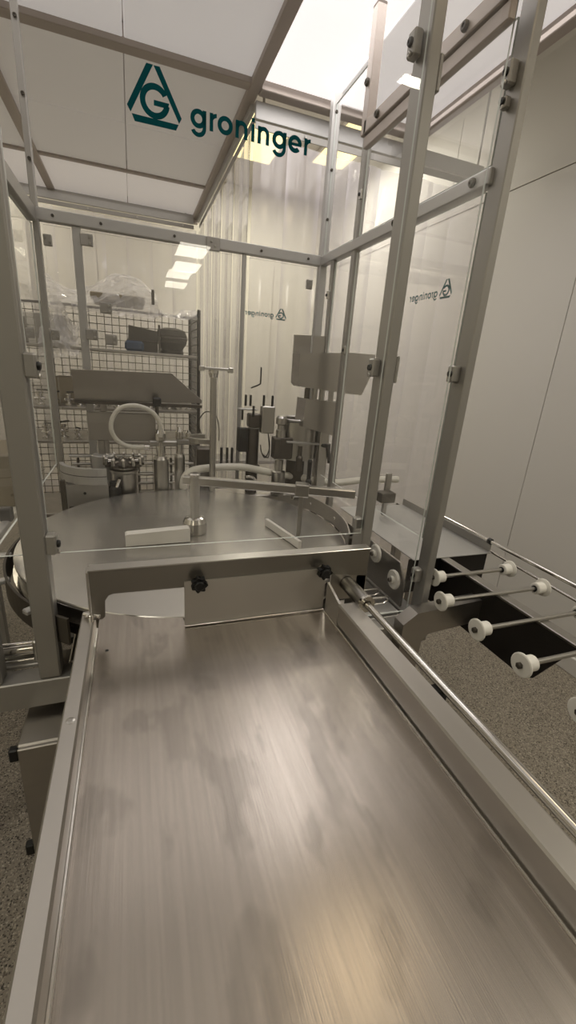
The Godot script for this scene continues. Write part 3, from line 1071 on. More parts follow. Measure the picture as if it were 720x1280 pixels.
func star(at: Vector3) -> SurfaceTool:
	var s := S()
	var poly := []
	for k in 56:
		var a := TAU * k / 56.0
		var r := 0.0165 + 0.0028 * cos(7.0 * a)
		poly.append(Vector2(cos(a), sin(a)) * r)
	prism(s, poly, 0.016, Transform3D(Basis(), at))
	var top := []
	for p in poly:
		top.append(p * 0.8)
	prism(s, top, 0.019, Transform3D(Basis(), at))
	lathe(s, at, Vector3(0, 0, 1), [[0.012, 0], [0.012, 0.019], [0.009, 0.021], [0, 0.0215]], 20)
	return s

# ------------------------------------------------------------------ conveyor on the right
func conveyor() -> void:
	var y := 0.85
	var t := thing("roller_conveyor", "stainless conveyor bed with folded side guard, right of the enclosure", "conveyor", Vector3(1.12, 0.62, -1.1))
	var s := S()
	lohi(s, Vector3(0.975, 0.846, -1.85), Vector3(1.352, 0.85, -1.21), 0.001)
	fin("bed_plate", s, M.alu_light, t)
	s = S()
	lohi(s, Vector3(1.350, 0.846, -1.85), Vector3(1.354, 0.884, -1.22), 0.001)
	fin("side_guard", s, M.alu, t)
	# rails for guiding
	s = S()
	cyl(s, Vector3(1.352, 0.895, -1.62), Vector3(1.335, 0.893, -0.2), 0.008, 12)
	fin("guide_rail", s, M.chrome, t)
	s = S()
	cyl(s, Vector3(1.37, 0.845, -1.25), Vector3(1.335, 0.835, -0.2), 0.006, 12)
	fin("guide_rail", s, M.chrome, t)
	s = S()
	ring(s, Vector3(1.347, 0.8945, -1.232), Vector3(1.347, 0.8945, -1.218), 0.008, 0.0125, 16)
	fin("rail_bracket", s, M.black, t)
	# centre bar and dark channel under the rollers
	s = S()
	lohi(s, Vector3(1.105, 0.836, -1.215), Vector3(1.142, 0.846, 0.0), 0.002)
	fin("centre_bar", s, M.satin, t)
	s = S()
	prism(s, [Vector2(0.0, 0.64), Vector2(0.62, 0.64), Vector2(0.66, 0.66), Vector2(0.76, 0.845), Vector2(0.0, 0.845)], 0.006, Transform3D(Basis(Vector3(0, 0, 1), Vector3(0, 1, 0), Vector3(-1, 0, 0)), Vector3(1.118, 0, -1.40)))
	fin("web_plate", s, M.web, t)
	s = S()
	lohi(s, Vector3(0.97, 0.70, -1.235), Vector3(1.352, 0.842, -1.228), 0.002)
	fin("shaded_end_web", s, M.web, t)  # dark colour stands in for the unlit interior behind
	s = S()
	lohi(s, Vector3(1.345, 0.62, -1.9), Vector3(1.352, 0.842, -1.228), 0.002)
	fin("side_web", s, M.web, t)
	# bracket that carries the conveyor
	s = S()
	prism(s, [Vector2(0.80, 0.05), Vector2(0.80, 0.735), Vector2(0.85, 0.772), Vector2(1.12, 0.79), Vector2(1.12, 0.705), Vector2(0.91, 0.685), Vector2(0.885, 0.665), Vector2(0.865, 0.05)], -0.05, Transform3D(Basis(), Vector3(0, 0, -0.985)))
	fin("support_bracket", s, M.sheet, t)
	for z in [-1.8, -1.62]:
		s = S()
		lohi(s, Vector3(1.30, 0.0, z - 0.02), Vector3(1.345, 0.7, z + 0.02), 0.003)
		fin("leg", s, M.sheet, t)
	# roller shafts with flanged white wheels
	var wheel: Array = [[0.0, 0.0], [0.010, 0.0], [0.028, 0.0], [0.031, 0.002], [0.031, 0.005], [0.028, 0.007], [0.020, 0.010], [0.020, 0.040], [0.017, 0.042], [0.007, 0.042]]
	var zs := [-1.07, -0.925, -0.77, -0.617, -0.46, -0.3]
	for z in zs:
		s = S()
		var xl := 0.958 if z < -1.0 else 0.872
		cyl(s, Vector3(xl + 0.013, y, z), Vector3(1.30, y, z), 0.007, 12)
		var sh := fin("roller_shaft", s, M.satin, t)
		s = S()
		lathe(s, Vector3(xl, y, z), Vector3(1, 0, 0), wheel, 28)
		var w := fin("wheel", s, M.white, sh)
		s = S()
		lathe(s, Vector3(1.308, y, z), Vector3(-1, 0, 0), wheel, 28)
		fin("wheel", s, M.white, sh)
		s = S()
		cyl(s, Vector3(xl - 0.01, y, z), Vector3(xl + 0.001, y, z), 0.0085, 6, 0.002)
		fin("wheel_nut", s, M.cast, sh)
		s = S()
		ring(s, Vector3(1.262, y, z), Vector3(1.2685, y, z), 0.007, 0.0105, 16)
		fin("collar", s, M.black, sh)
	# guard rail above, at the right
	# transfer plate and discs between the middle and right posts
	var d := thing("transfer_station", "small transfer station with two white discs seen between the front posts", "machine part", Vector3(0.8, 0.695, -1.25))
	s = S()
	prism(s, [Vector2(-0.40, 0.695), Vector2(0.06, 0.695), Vector2(0.06, 0.80), Vector2(0.02, 0.86), Vector2(-0.40, 0.86)], 0.008, Transform3D(Basis(Vector3(0, 0, 1), Vector3(0, 1, 0), Vector3(-1, 0, 0)), Vector3(0.90, 0, -1.2)))
	fin("side_plate", s, M.sheet, d)
	for q in [Vector3(0.868, 0.846, -1.30), Vector3(0.875, 0.80, -1.17)]:
		s = S()
		lathe(s, q, Vector3(-1, 0, 0), [[0, 0], [0.034, 0], [0.036, 0.003], [0.036, 0.008], [0.033, 0.011], [0.014, 0.011], [0.014, 0.02], [0, 0.02]], 28)
		var w := fin("disc", s, M.white, d)
		bolt(w, q + Vector3(-0.02, 0, 0), Vector3(-1, 0, 0), 0.009, M.dark_steel)
	for q in [Vector3(0.72, 0.735, -1.14), Vector3(0.72, 0.735, -1.20)]:
		s = S()
		var pts := curve([q + Vector3(0, -0.01, 0), q + Vector3(0.10, -0.01, 0), q + Vector3(0.115, 0.003, 0), q + Vector3(0.10, 0.014, 0), q + Vector3(0, 0.014, 0)], 5)
		tube(s, pts, 0.004, 8)
		fin("wire_loop", s, M.chrome, d)
		s = S()
		cyl(s, q + Vector3(-0.05, 0, 0.0), q + Vector3(-0.03, 0.0, 0), 0.014, 14)
		fin("clamp_ring", s, M.dark_steel, d)
	s = S()
	lohi(s, Vector3(0.60, 0.697, -1.16), Vector3(0.86, 0.712, -1.10), 0.002)
	fin("foot_plate", s, M.alu_light, d)
	s = S()
	lohi(s, Vector3(0.66, 0.697, -1.30), Vector3(0.70, 0.77, -1.24), 0.003)
	fin("clamp_block", s, M.dark_steel, d)
	# sensor on its pipe
	var v := thing("sensor_head", "grey block sensor on a bracket above the conveyor bed behind the front glass", "sensor", Vector3(1.16, 0.85, -1.75))
	s = S()
	bx(s, Vector3(1.15, 0.94, -1.72), Vector3(0.08, 0.05, 0.06), 0.004)
	fin("sensor_body", s, M.cast, v)
	s = S()
	lohi(s, Vector3(1.155, 0.95, -1.755), Vector3(1.185, 1.05, -1.74), 0.002)
	fin("bracket", s, M.satin, v)
	s = S()
	lohi(s, Vector3(1.14, 0.85, -1.73), Vector3(1.16, 0.92, -1.71), 0.002)
	fin("stand", s, M.satin, v)

# ------------------------------------------------------------------ devices behind the turntable
func devices() -> void:
	var s: SurfaceTool
	# long white hose along the back
	s = S()
	tube(s, curve([Vector3(0.215, 0.90, -2.10), Vector3(0.222, 0.955, -2.09), Vector3(0.26, 0.99, -2.085), Vector3(0.34, 1.004, -2.085), Vector3(0.5, 1.008, -2.085), Vector3(0.62, 0.985, -2.09), Vector3(0.72, 0.965, -2.085), Vector3(0.84, 0.945, -2.10), Vector3(1.0, 0.93, -2.03), Vector3(1.2, 0.945, -2.02), Vector3(1.40, 0.95, -2.0)], 8), 0.019, 14)
	tag(fin("white_hose", s, M.hose), "thick white hose lying along the back edge of the turntable", "hose")
	# hose loop on the first column
	s = S()
	tube(s, curve([Vector3(0.111, 1.16, -2.06), Vector3(0.108, 1.22, -2.05), Vector3(0.085, 1.265, -2.04), Vector3(0.045, 1.292, -2.03), Vector3(-0.01, 1.302, -2.02), Vector3(-0.062, 1.285, -2.02), Vector3(-0.093, 1.24, -2.02), Vector3(-0.098, 1.19, -2.02), Vector3(-0.075, 1.145, -2.03), Vector3(-0.03, 1.118, -2.04), Vector3(0.035, 1.112, -2.05)], 7), 0.0098, 12)
	var lp := fin("hose_loop", s, M.hose)
	tag(lp, "looped translucent hose curling from the left piston column", "hose")
	s = S()
	cyl(s, Vector3(0.035, 1.112, -2.05), Vector3(0.06, 1.112, -2.052), 0.014, 12)
	fin("hose_fitting", s, M.chrome, lp)
	# piston columns
	for k in 2:
		var at := Vector3(0.112, 0.86, -2.11) if k == 0 else Vector3(0.205, 0.86, -2.16)
		var r := 0.036 if k == 0 else 0.026
		var t := thing("piston_column", "thick chrome piston column with cone top, feeding the hose loop" if k == 0 else "slimmer chrome piston column right of the hose loop's column", "column", at, "")
		s = S()
		lathe(s, at, Vector3.UP, [[0, 0], [r, 0], [r, 0.185], [r * 0.8, 0.2], [0, 0.2]], 24)
		fin("barrel", s, M.satin, t)
		s = S()
		lathe(s, at + Vector3(0, 0.2, 0), Vector3.UP, [[0, 0], [r * 0.62, 0], [r * 0.62, 0.07], [0, 0.07]], 20)
		fin("piston", s, M.chrome, t)
		s = S()
		bx(s, at + Vector3(0.012, 0.262, 0.0), Vector3(0.13 if k == 0 else 0.07, 0.026, 0.04), 0.005)
		fin("yoke", s, M.satin, t)
		s = S()
		lathe(s, at + Vector3(0, 0.275, 0), Vector3.UP, [[0, 0], [r * 0.7, 0], [r * 0.72, 0.035], [r * 0.3, 0.06], [0, 0.06]], 20)
		fin("cone_top", s, M.chrome, t)
	# stainless hood and panel
	var h := thing("stainless_hood", "wide stainless hood with a slanted right end, above the hose loop", "hood", Vector3(0.03, 1.26, -2.15))
	s = S()
	prism(s, [Vector2(-0.243, 1.302), Vector2(0.305, 1.318), Vector2(0.305, 1.332), Vector2(0.165, 1.445), Vector2(-0.245, 1.435)], -0.006, Transform3D(Basis(Vector3(1, 0, 0), Vector3(0, 1, 0.18), Vector3(0, -0.18, 1).normalized()), Vector3(0, 0.0, -2.335)))
	fin("front_sheet", s, M.sheet, h)
	s = S()
	prism(s, [Vector2(-0.243, -2.22), Vector2(0.2, -2.22), Vector2(0.305, -2.085), Vector2(-0.243, -2.085)], 0.014, Transform3D(Basis(Vector3(1, 0, 0), Vector3(0, 0, 1), Vector3(0, 1, 0)), Vector3(0, 1.295, 0)))
	fin("bottom_sheet", s, M.dark_steel, h)
	s = S()
	lohi(s, Vector3(-0.15, 0.86, -2.21), Vector3(-0.12, 1.30, -2.19), 0.002)
	fin("stand", s, M.sheet, h)
	s = S()
	bx(s, Vector3(0.098, 1.318, -2.06), Vector3(0.036, 0.038, 0.03), 0.006)
	var bk := fin("clamp_knob", s, M.black, h)
	s = S()
	cyl(s, Vector3(0.098, 1.255, -2.065), Vector3(0.098, 1.30, -2.065), 0.008, 12)
	fin("stem", s, M.cast, bk)
	var p := thing("metal_screen", "flat grey stainless panel standing below the hood", "panel", Vector3(-0.05, 0.86, -2.19))
	s = S()
	lohi(s, Vector3(-0.205, 1.12, -2.185), Vector3(0.095, 1.25, -2.175), 0.003)
	fin("plate", s, M.sheet, p)
	s = S()
	lohi(s, Vector3(-0.205, 1.249, -2.2), Vector3(0.095, 1.253, -2.172), 0.001)
	fin("top_fold", s, M.rail, p)
	s = S()
	lohi(s, Vector3(-0.17, 0.86, -2.19), Vector3(-0.14, 1.12, -2.178), 0.002)
	fin("stand", s, M.sheet, p)
	# star wheel turret
	var c := Vector3(-0.058, 0.86, -2.12)
	var w := thing("star_wheel", "dark star wheel turret ringed with chrome grippers, left of the columns", "star wheel", c)
	s = S()
	lathe(s, c, Vector3.UP, [[0, 0], [0.062, 0], [0.062, 0.12], [0.066, 0.125], [0.066, 0.135], [0.05, 0.14], [0.05, 0.16], [0, 0.16]], 28)
	fin("turret_body", s, M.satin, w)
	s = S()
	var poly := []
	for k in 96:
		var a := TAU * k / 96.0
		poly.append(Vector2(cos(a), sin(a)) * (0.086 + 0.006 * cos(12.0 * a)))
	prism(s, poly, 0.012, Transform3D(Basis(Vector3(1, 0, 0), Vector3(0, 0, 1), Vector3(0, 1, 0)), c + Vector3(0, 0.155, 0)))
	fin("star_disc", s, M.dark_steel, w)
	for k in 12:
		var a := TAU * k / 12.0
		var d := Vector3(cos(a), 0, sin(a))
		s = S()
		bx(s, c + d * 0.07 + Vector3(0, 0.175, 0), Vector3(0.045, 0.012, 0.012), 0.003, Basis(Vector3.UP, -a))
		lathe(s, c + d * 0.085 + Vector3(0, 0.165, 0), Vector3.UP, [[0, 0], [0.009, 0], [0.009, 0.028], [0.004, 0.036], [0, 0.036]], 10)
		fin("gripper", s, M.chrome, w)
	# left feeder box with curved guard
	var f := thing("feeder_box", "grey feeder box with a curved metal guard at the turntable's far left", "feeder", Vector3(-0.2, 0.86, -2.0))
	s = S()
	prism(s, [Vector2(-0.29, -2.06), Vector2(-0.125, -2.06), Vector2(-0.125, -1.99), Vector2(-0.29, -1.97)], 0.096, Transform3D(Basis(Vector3(1, 0, 0), Vector3(0, 0, 1), Vector3(0, 1, 0)), Vector3(0, 0.862, 0)))
	fin("box_body", s, M.alu, f)
	s = S()
	upright_arc(s, Vector3(-0.16, 0.965, -2.11), 0.15, 0.168, 0.07, 78, 175, 16)
	fin("curved_guard", s, M.alu_light, f)
	s = S()
	upright_arc(s, Vector3(-0.16, 1.0, -2.11), 0.1505, 0.1685, 0.003, 78, 175, 16)
	fin("guard_seam", s, M.black, f)
	s = S()
	lathe(s, Vector3(-0.15, 0.86, -2.17), Vector3.UP, [[0, 0], [0.05, 0], [0.05, 0.19], [0.045, 0.195], [0, 0.195]], 24)
	fin("canister", s, M.alu_light, f)
	bolt(f, Vector3(-0.22, 0.92, -1.975), Vector3(0, 0, 1), 0.006, M.black)
	for q in [Vector3(-0.315, 0.70, -1.99), Vector3(-0.30, 0.70, -2.08)]:
		s = S()
		lohi(s, q, q + Vector3(0.02, 0.28, 0.02), 0.002)
		fin("strut", s, M.cast, f)
	var cp := thing("black_coupling", "small black coupling with chrome lever beside the feeder box", "coupling", Vector3(-0.10, 0.86, -2.02))
	s = S()
	lathe(s, Vector3(-0.10, 0.86, -2.02), Vector3.UP, [[0, 0], [0.028, 0], [0.028, 0.07], [0.02, 0.08], [0.02, 0.1], [0, 0.1]], 18)
	fin("body", s, M.rubber, cp)
	s = S()
	tube(s, [Vector3(-0.09, 0.94, -2.0), Vector3(-0.075, 0.98, -1.99)], 0.008, 8)
	fin("lever", s, M.chrome, cp)
	# transport rails along the back
	var tr := thing("transport_rails", "horizontal chrome rails running along the rear of the deck behind the star wheel", "rails", Vector3(0.1, 0.86, -2.2))
	for y in [0.90, 0.945, 1.0]:
		s = S()
		cyl(s, Vector3(-0.29, y, -2.205), Vector3(0.28, y, -2.205), 0.007, 10)
		fin("rail", s, M.satin, tr)
	for x in [-0.27, 0.0, 0.16]:
		s = S()
		lohi(s, Vector3(x, 0.86, -2.214), Vector3(x + 0.012, 1.03, -2.202), 0.002)
		fin("rail_stand", s, M.cast, tr)
	s = S()
	lohi(s, Vector3(-0.3, 1.035, -2.214), Vector3(0.05, 1.043, -2.19), 0.001)
	fin("top_strip", s, M.alu_light, tr)
	# upper hopper and lower box on a pillar
	var hp := thing("hopper", "large grey stainless hopper box high up at the right, behind the glass", "hopper", Vector3(0.95, 0.86, -2.05))
	s = S()
	prism(s, [Vector2(0.745, 1.44), Vector2(0.76, 1.425), Vector2(1.0, 1.405), Vector2(1.015, 1.42), Vector2(1.02, 1.598), Vector2(0.745, 1.575)], -0.10, Transform3D(Basis(), Vector3(0, 0, -1.99)))
	fin("hopper_box", s, M.sheet, hp)
	s = S()
	prism(s, [Vector2(1.0, 1.405), Vector2(1.10, 1.40), Vector2(1.15, 1.52), Vector2(1.15, 1.60), Vector2(1.0, 1.598)], -0.09, Transform3D(Basis(), Vector3(0, 0, -1.995)))
	fin("hopper_chute", s, M.sheet, hp)
	s = S()
	prism(s, [Vector2(0.745, 1.57), Vector2(0.745, 1.66), Vector2(0.835, 1.665), Vector2(0.835, 1.58)], -0.005, Transform3D(Basis(), Vector3(0, 0, -2.085)))
	fin("back_sheet", s, M.sheet, hp)
	s = S()
	prism(s, [Vector2(0.845, 1.57), Vector2(0.845, 1.665), Vector2(0.93, 1.668), Vector2(0.93, 1.58)], -0.005, Transform3D(Basis(), Vector3(0, 0, -2.085)))
	fin("back_sheet", s, M.sheet, hp)
	for x in [0.81, 0.85, 0.89, 0.94]:
		s = S()
		cyl(s, Vector3(x, 1.36, -2.02), Vector3(x, 1.42, -2.02), 0.014, 12)
		fin("mount_rubber" if x < 0.82 else "mount_stud", s, M.dark_steel if x < 0.82 else M.satin, hp)
	s = S()
	prism(s, [Vector2(0.785, 1.235), Vector2(0.97, 1.19), Vector2(0.99, 1.21), Vector2(0.99, 1.36), Vector2(0.79, 1.37)], -0.12, Transform3D(Basis(), Vector3(0, 0, -1.98)))
	fin("drive_box", s, M.sheet, hp)
	s = S()
	lohi(s, Vector3(0.90, 0.86, -2.05), Vector3(0.95, 1.22, -2.01), 0.003)
	fin("pillar", s, M.satin, hp)
	# vibrating bowl
	var bw := thing("feed_bowl", "round dark steel feeding bowl left of the grey hopper", "bowl", Vector3(0.87, 0.86, -2.12))
	s = S()
	lathe(s, Vector3(0.815, 0, -2.125), Vector3.UP, [[0, 1.05], [0.098, 1.05], [0.10, 1.053], [0.10, 1.245], [0.108, 1.252], [0.11, 1.258], [0.106, 1.263], [0.096, 1.256], [0.09, 1.08], [0, 1.08]], 36)
	fin("bowl", s, M.satin, bw)
	s = S()
	lathe(s, Vector3(0.815, 0.86, -2.125), Vector3.UP, [[0, 0], [0.05, 0], [0.05, 0.19], [0, 0.19]], 24)
	fin("pedestal", s, M.cast, bw)
	# capping column
	var cb := Vector3(0.70, 0.86, -2.06)
	var ca := thing("capping_column", "dark stacked capping column with a flat arm and black lever", "column", cb)
	s = S()
	lathe(s, cb, Vector3.UP, [[0, 0], [0.036, 0], [0.036, 0.13], [0.022, 0.135], [0.022, 0.19], [0, 0.19]], 24)
	fin("lower_barrel", s, M.satin, ca)
	s = S()
	bx(s, cb + Vector3(0.01, 0.255, 0), Vector3(0.10, 0.11, 0.06), 0.005)
	fin("gear_block", s, M.dark_steel, ca)
	s = S()
	bx(s, cb + Vector3(-0.03, 0.265, 0.025), Vector3(0.03, 0.085, 0.05), 0.003)
	fin("end_plate", s, M.cast, ca)
	s = S()
	lathe(s, cb + Vector3(0, 0.31, 0), Vector3.UP, [[0, 0], [0.025, 0], [0.025, 0.035], [0.019, 0.04], [0.019, 0.06], [0.028, 0.066], [0.028, 0.095], [0.02, 0.105], [0, 0.105]], 22)
	fin("spindle", s, M.satin, ca)
	s = S()
	bx(s, Vector3(0.84, 1.145, -2.03), Vector3(0.24, 0.01, 0.03), 0.002, Basis(Vector3(0, 0, 1), -0.05))
	fin("flat_arm", s, M.alu_light, ca)
	s = S()
	cyl(s, Vector3(0.91, 1.138, -2.02), Vector3(0.945, 1.135, -2.01), 0.012, 12)
	lathe(s, Vector3(0.945, 1.145, -2.005), Vector3(0.16, -1, 0), [[0, 0], [0.014, 0], [0.010, 0.03], [0.009, 0.1], [0, 0.105]], 12)
	fin("black_lever", s, M.black, ca)
	s = S()
	lathe(s, Vector3(0.80, 1.0, -2.03), Vector3.UP, [[0, 0], [0.018, 0], [0.018, 0.07], [0.012, 0.08], [0.012, 0.13], [0, 0.13]], 20)
	fin("side_spindle", s, M.dark_steel, ca)
	# servo tower with box
	var sb := Vector3(0.575, 0.86, -2.14)
	var sv := thing("servo_tower", "slim dark tower with a grey box and black pins, behind the white hose", "tower", sb)
	s = S()
	cyl(s, sb, sb + Vector3(0, 0.34, 0), 0.032, 20)
	fin("shaft", s, M.dark_steel, sv)
	s = S()
	lathe(s, sb + Vector3(0, 0.12, 0), Vector3.UP, [[0.03, 0], [0.042, 0.01], [0.042, 0.025], [0.03, 0.035]], 20)
	fin("shaft_collar", s, M.cast, sv)
	s = S()
	bx(s, sb + Vector3(0, 0.38, 0), Vector3(0.06, 0.07, 0.06), 0.006)
	fin("head", s, M.dark_steel, sv)
	s = S()
	bx(s, sb + Vector3(0.06, 0.39, 0.04), Vector3(0.066, 0.135, 0.05), 0.004)
	fin("servo_box", s, M.satin, sv)
	for d in [Vector3(0.035, 0.455, 0.05), Vector3(0.08, 0.455, 0.05), Vector3(-0.06, 0.38, 0), Vector3(-0.012, 0.4, 0.035), Vector3(-0.045, 0.45, 0), Vector3(-0.02, 0.45, 0)]:
		s = S()
		cyl(s, sb + d, sb + d + Vector3(0, 0.055, 0), 0.006, 10)
		fin("pin", s, M.black, sv)
	s = S()
	bx(s, sb + Vector3(-0.035, 0.435, 0.0), Vector3(0.09, 0.006, 0.05), 0.001)
	fin("pin_plate", s, M.alu_light, sv)
	s = S()
	bx(s, sb + Vector3(-0.055, 0.28, 0), Vector3(0.05, 0.12, 0.05), 0.004)
	fin("motor", s, M.rubber, sv)
	for k in 2:
		s = S()
		tube(s, curve([sb + Vector3(0.07, 0.32, 0.04), sb + Vector3(0.08, 0.25 - 0.02 * k, 0.045), sb + Vector3(0.06 + 0.012 * k, 0.195, 0.045), sb + Vector3(0.04, 0.22, 0.04), sb + Vector3(0.035, 0.26, 0.03)], 6), 0.003, 6)
		fin("cable", s, M.black, sv)
	# C-shaped star guide between columns and servo tower
	var sg := thing("half_ring_guide", "half ring shaped steel bottle guide right of the piston columns", "guide", Vector3(0.31, 0.86, -2.2))
	s = S()
	upright_arc(s, Vector3(0.33, 1.12, -2.20), 0.065, 0.098, 0.022, 70, 285, 20)
	fin("half_ring", s, M.satin, sg)
	s = S()
	lohi(s, Vector3(0.29, 0.86, -2.23), Vector3(0.38, 1.09, -2.15), 0.006)
	fin("pedestal", s, M.dark_steel, sg)
	for x in [0.41, 0.44, 0.465]:
		s = S()
		cyl(s, Vector3(x, 0.99, -2.13), Vector3(x, 1.1, -2.13), 0.007, 8)
		fin("black_rod", s, M.black, sg)
	s = S()
	tube(s, curve([Vector3(0.315, 1.16, -2.18), Vector3(0.30, 1.22, -2.17), Vector3(0.335, 1.27, -2.17), Vector3(0.385, 1.255, -2.17), Vector3(0.40, 1.2, -2.16), Vector3(0.40, 1.13, -2.15)], 6), 0.003, 6)
	fin("cable", s, M.cast, sg)
	s = S()
	lathe(s, Vector3(0.25, 1.14, -2.19), Vector3.UP, [[0, 0], [0.014, 0], [0.013, 0.02], [0.004, 0.035], [0, 0.036]], 12)
	fin("cone_tip", s, M.chrome, sg)
	# bent black handle in front of the back pane
	s = S()
	tube(s, curve([Vector3(0.625, 1.50, -2.22), Vector3(0.625, 1.43, -2.22), Vector3(0.62, 1.415, -2.22), Vector3(0.575, 1.395, -2.22)], 4), 0.004, 8)
	tag(fin("bent_handle", s, M.black), "thin bent black handle on the rear glass beside the pole", "handle")
	# little lever clamp row at the right rim
	for k in 3:
		var q: Vector3 = [Vector3(0.56, 0.93, -2.02), Vector3(0.655, 0.905, -1.93), Vector3(0.72, 0.905, -1.83)][k]
		var lc := thing("lever_clamp", ["chrome lever clamp behind the arm bar, nearest the white hose's middle", "black handled lever clamp behind the arm's clamp block", "black handled lever clamp by the end of the curved guide"][k], "clamp", q)
		s = S()
		bx(s, q + Vector3(0, 0.01, 0), Vector3(0.04, 0.02, 0.03), 0.003)
		fin("clamp_base", s, M.satin, lc)
		s = S()
		tube(s, curve([q + Vector3(0.01, 0.02, 0), q + Vector3(-0.01, 0.04, 0.0), q + Vector3(-0.05, 0.045, 0.01)], 5), 0.007, 8)
		fin("clamp_handle", s, M.chrome if k == 0 else M.black, lc)

# ------------------------------------------------------------------ things behind the machine
func background() -> void:
	var s: SurfaceTool
	# wire mesh trolley
	var x0 := -0.80
	var x1 := 0.47
	var z0 := -3.95
	var z1 := -3.40
	var t := thing("wire_trolley", "tall wire mesh trolley with shelves behind the machine", "trolley", Vector3((x0 + x1) / 2, 0, (z0 + z1) / 2))
	for x in [x0, x1]:
		for z in [z0, z1]:
			s = S()
			cyl(s, Vector3(x, 0.1, z), Vector3(x, 1.86 if z == z0 or x == x1 else 1.80, z), 0.012, 10)
			fin("upright", s, M.wire, t)
			s = S()
			lathe(s, Vector3(x - 0.015, 0.06, z), Vector3(1, 0, 0), [[0, 0], [0.06, 0], [0.06, 0.03], [0, 0.03]], 20)
			fin("castor", s, M.black, t)
	s = S()
	tube(s, curve([Vector3(x0, 1.84, z0), Vector3(x0 + 0.3, 1.85, z0), Vector3(x1 - 0.2, 1.85, z0), Vector3(x1, 1.85, z0), Vector3(x1, 1.83, z1 + 0.02)], 6), 0.010, 8)
	fin("top_tube", s, M.wire, t)
	s = S()
	var sp := 0.055
	for k in int((x1 - x0) / sp) + 1:
		bx(s, Vector3(x0 + k * sp, 0.98, z0), Vector3(0.005, 1.72, 0.005), 0.0)
	for k in 31:
		bx(s, Vector3((x0 + x1) / 2, 0.14 + k * sp, z0 + 0.005), Vector3(x1 - x0, 0.005, 0.005), 0.0)
	for k in 11:
		bx(s, Vector3(x1, 0.98, z0 + k * sp), Vector3(0.005, 1.7, 0.005), 0.0)
		bx(s, Vector3(x0, 0.98, z0 + k * sp), Vector3(0.005, 1.7, 0.005), 0.0)
	for k in 31:
		bx(s, Vector3(x1 - 0.005, 0.14 + k * sp, (z0 + z1) / 2), Vector3(0.005, 0.005, z1 - z0), 0.0)
		bx(s, Vector3(x0 + 0.005, 0.14 + k * sp, (z0 + z1) / 2), Vector3(0.005, 0.005, z1 - z0), 0.0)
	fin("wire_mesh", s, M.wire, t, "stuff")
	for y in [0.35, 0.90, 1.14, 1.545]:
		s = S()
		lohi(s, Vector3(x0, y - 0.02, z0), Vector3(x1, y, z1), 0.003)
		fin("shelf", s, M.sheet, t)
	# things on the top shelf
	var y := 1.545
	for k in 2:
		var at: Vector3 = [Vector3(0.085, y, -3.6), Vector3(0.29, y, -3.58)][k]
		var g := thing("pump_head", ["dark cast pump head on the trolley shelf, left of the pair", "dark domed cast pump head on the trolley shelf, right of the pair"][k], "pump", at)
		s = S()
		if k == 0:
			prism(s, [Vector2(-0.11, 0), Vector2(0.10, 0), Vector2(0.10, 0.15), Vector2(-0.10, 0.175)], -0.2, Transform3D(Basis(), at + Vector3(0, 0, 0.1)))
		else:
			lathe(s, at, Vector3.UP, [[0, 0], [0.085, 0], [0.09, 0.02], [0.075, 0.03], [0.11, 0.08], [0.115, 0.13], [0.10, 0.17], [0.05, 0.185], [0, 0.187]], 28)
		fin("casting", s, M.cast, g)
		s = S()
		if k == 0:
			lohi(s, at + Vector3(-0.115, 0.07, -0.105), at + Vector3(0.105, 0.08, 0.105), 0.003)
		else:
			lathe(s, at, Vector3.UP, [[0.113, 0.10], [0.119, 0.105], [0.119, 0.115], [0.115, 0.12]], 28)
		fin("flange", s, M.dark_steel, g)
	s = S()
	bx(s, Vector3(0.02, y + 0.035, -3.46), Vector3(0.13, 0.07, 0.08), 0.02)
	tag(fin("blue_bag", s, M.blue), "small dark blue bag on the shelf in front of the pump heads", "bag")
	for k in 2:
		s = S()
		lohi(s, Vector3(0.185 + 0.22 * k, y, -3.44), Vector3(0.2 + 0.22 * k, y + 0.19, -3.43), 0.002)
		tag(fin("shelf_peg", s, M.cast), ["thin dark upright peg between the two pump heads", "thin dark upright peg at the shelf's right end"][k], "peg")
	# boxes and flat trays on top
	s = S()
	lohi(s, Vector3(-0.25, 1.865, -3.9), Vector3(0.10, 1.905, -3.45), 0.006)
	tag(fin("flat_carton", s, M.card), "low brown carton on top of the trolley beneath the plastic film", "carton")
	s = S()
	lohi(s, Vector3(-0.72, 1.50 + 0.045, -3.88), Vector3(-0.42, 1.74, -3.5), 0.006)
	tag(fin("grey_crate", s, M.alu), "grey crate on the trolley's upper shelf at the far left", "crate")
	s = S()
	lohi(s, Vector3(0.145, 1.86, -3.42), Vector3(0.165, 1.955, -3.41), 0.002)
	tag(fin("clip_tag", s, M.cast), "small dark upright tag at the trolley's top edge", "tag")
	film("crumpled_film", "wide heap of crumpled clear plastic film on top of the trolley", Vector3(-0.53, 1.80, -3.36), 0.72, 0.30, 3)
	film("hanging_film", "sheet of clear plastic film hanging down the trolley's left front", Vector3(-0.58, 1.50, -3.33), 0.24, 0.42, 5)
	film("film_roll", "bunch of clear plastic film lying along the trolley's right top edge", Vector3(0.12, 1.82, -3.40), 0.36, 0.10, 8)
	# lower shelves: fittings
	var rng := RandomNumberGenerator.new()
	rng.seed = 4
	var proto: Node3D
	var spots := []
	for k in 7:
		spots.append(Vector3(-0.62 + k * 0.085, 1.14, -3.46 - 0.05 * (k % 3)))
	for k in 6:
		spots.append(Vector3(-0.60 + k * 0.10, 0.90, -3.46 - 0.06 * (k % 2)))
	for k in 5:
		spots.append(Vector3(0.12 + k * 0.07, 1.14, -3.48 - 0.05 * (k % 2)))
	for k in spots.size():
		if k == 0:
			proto = fitting(spots[0])
		else:
			var c: Node3D = dup(proto, spots[k] - spots[0], fitting_label(k))
			c.rotation.y = rng.randf_range(-1.2, 1.2)
			c.scale = Vector3.ONE * rng.randf_range(0.75, 1.2)
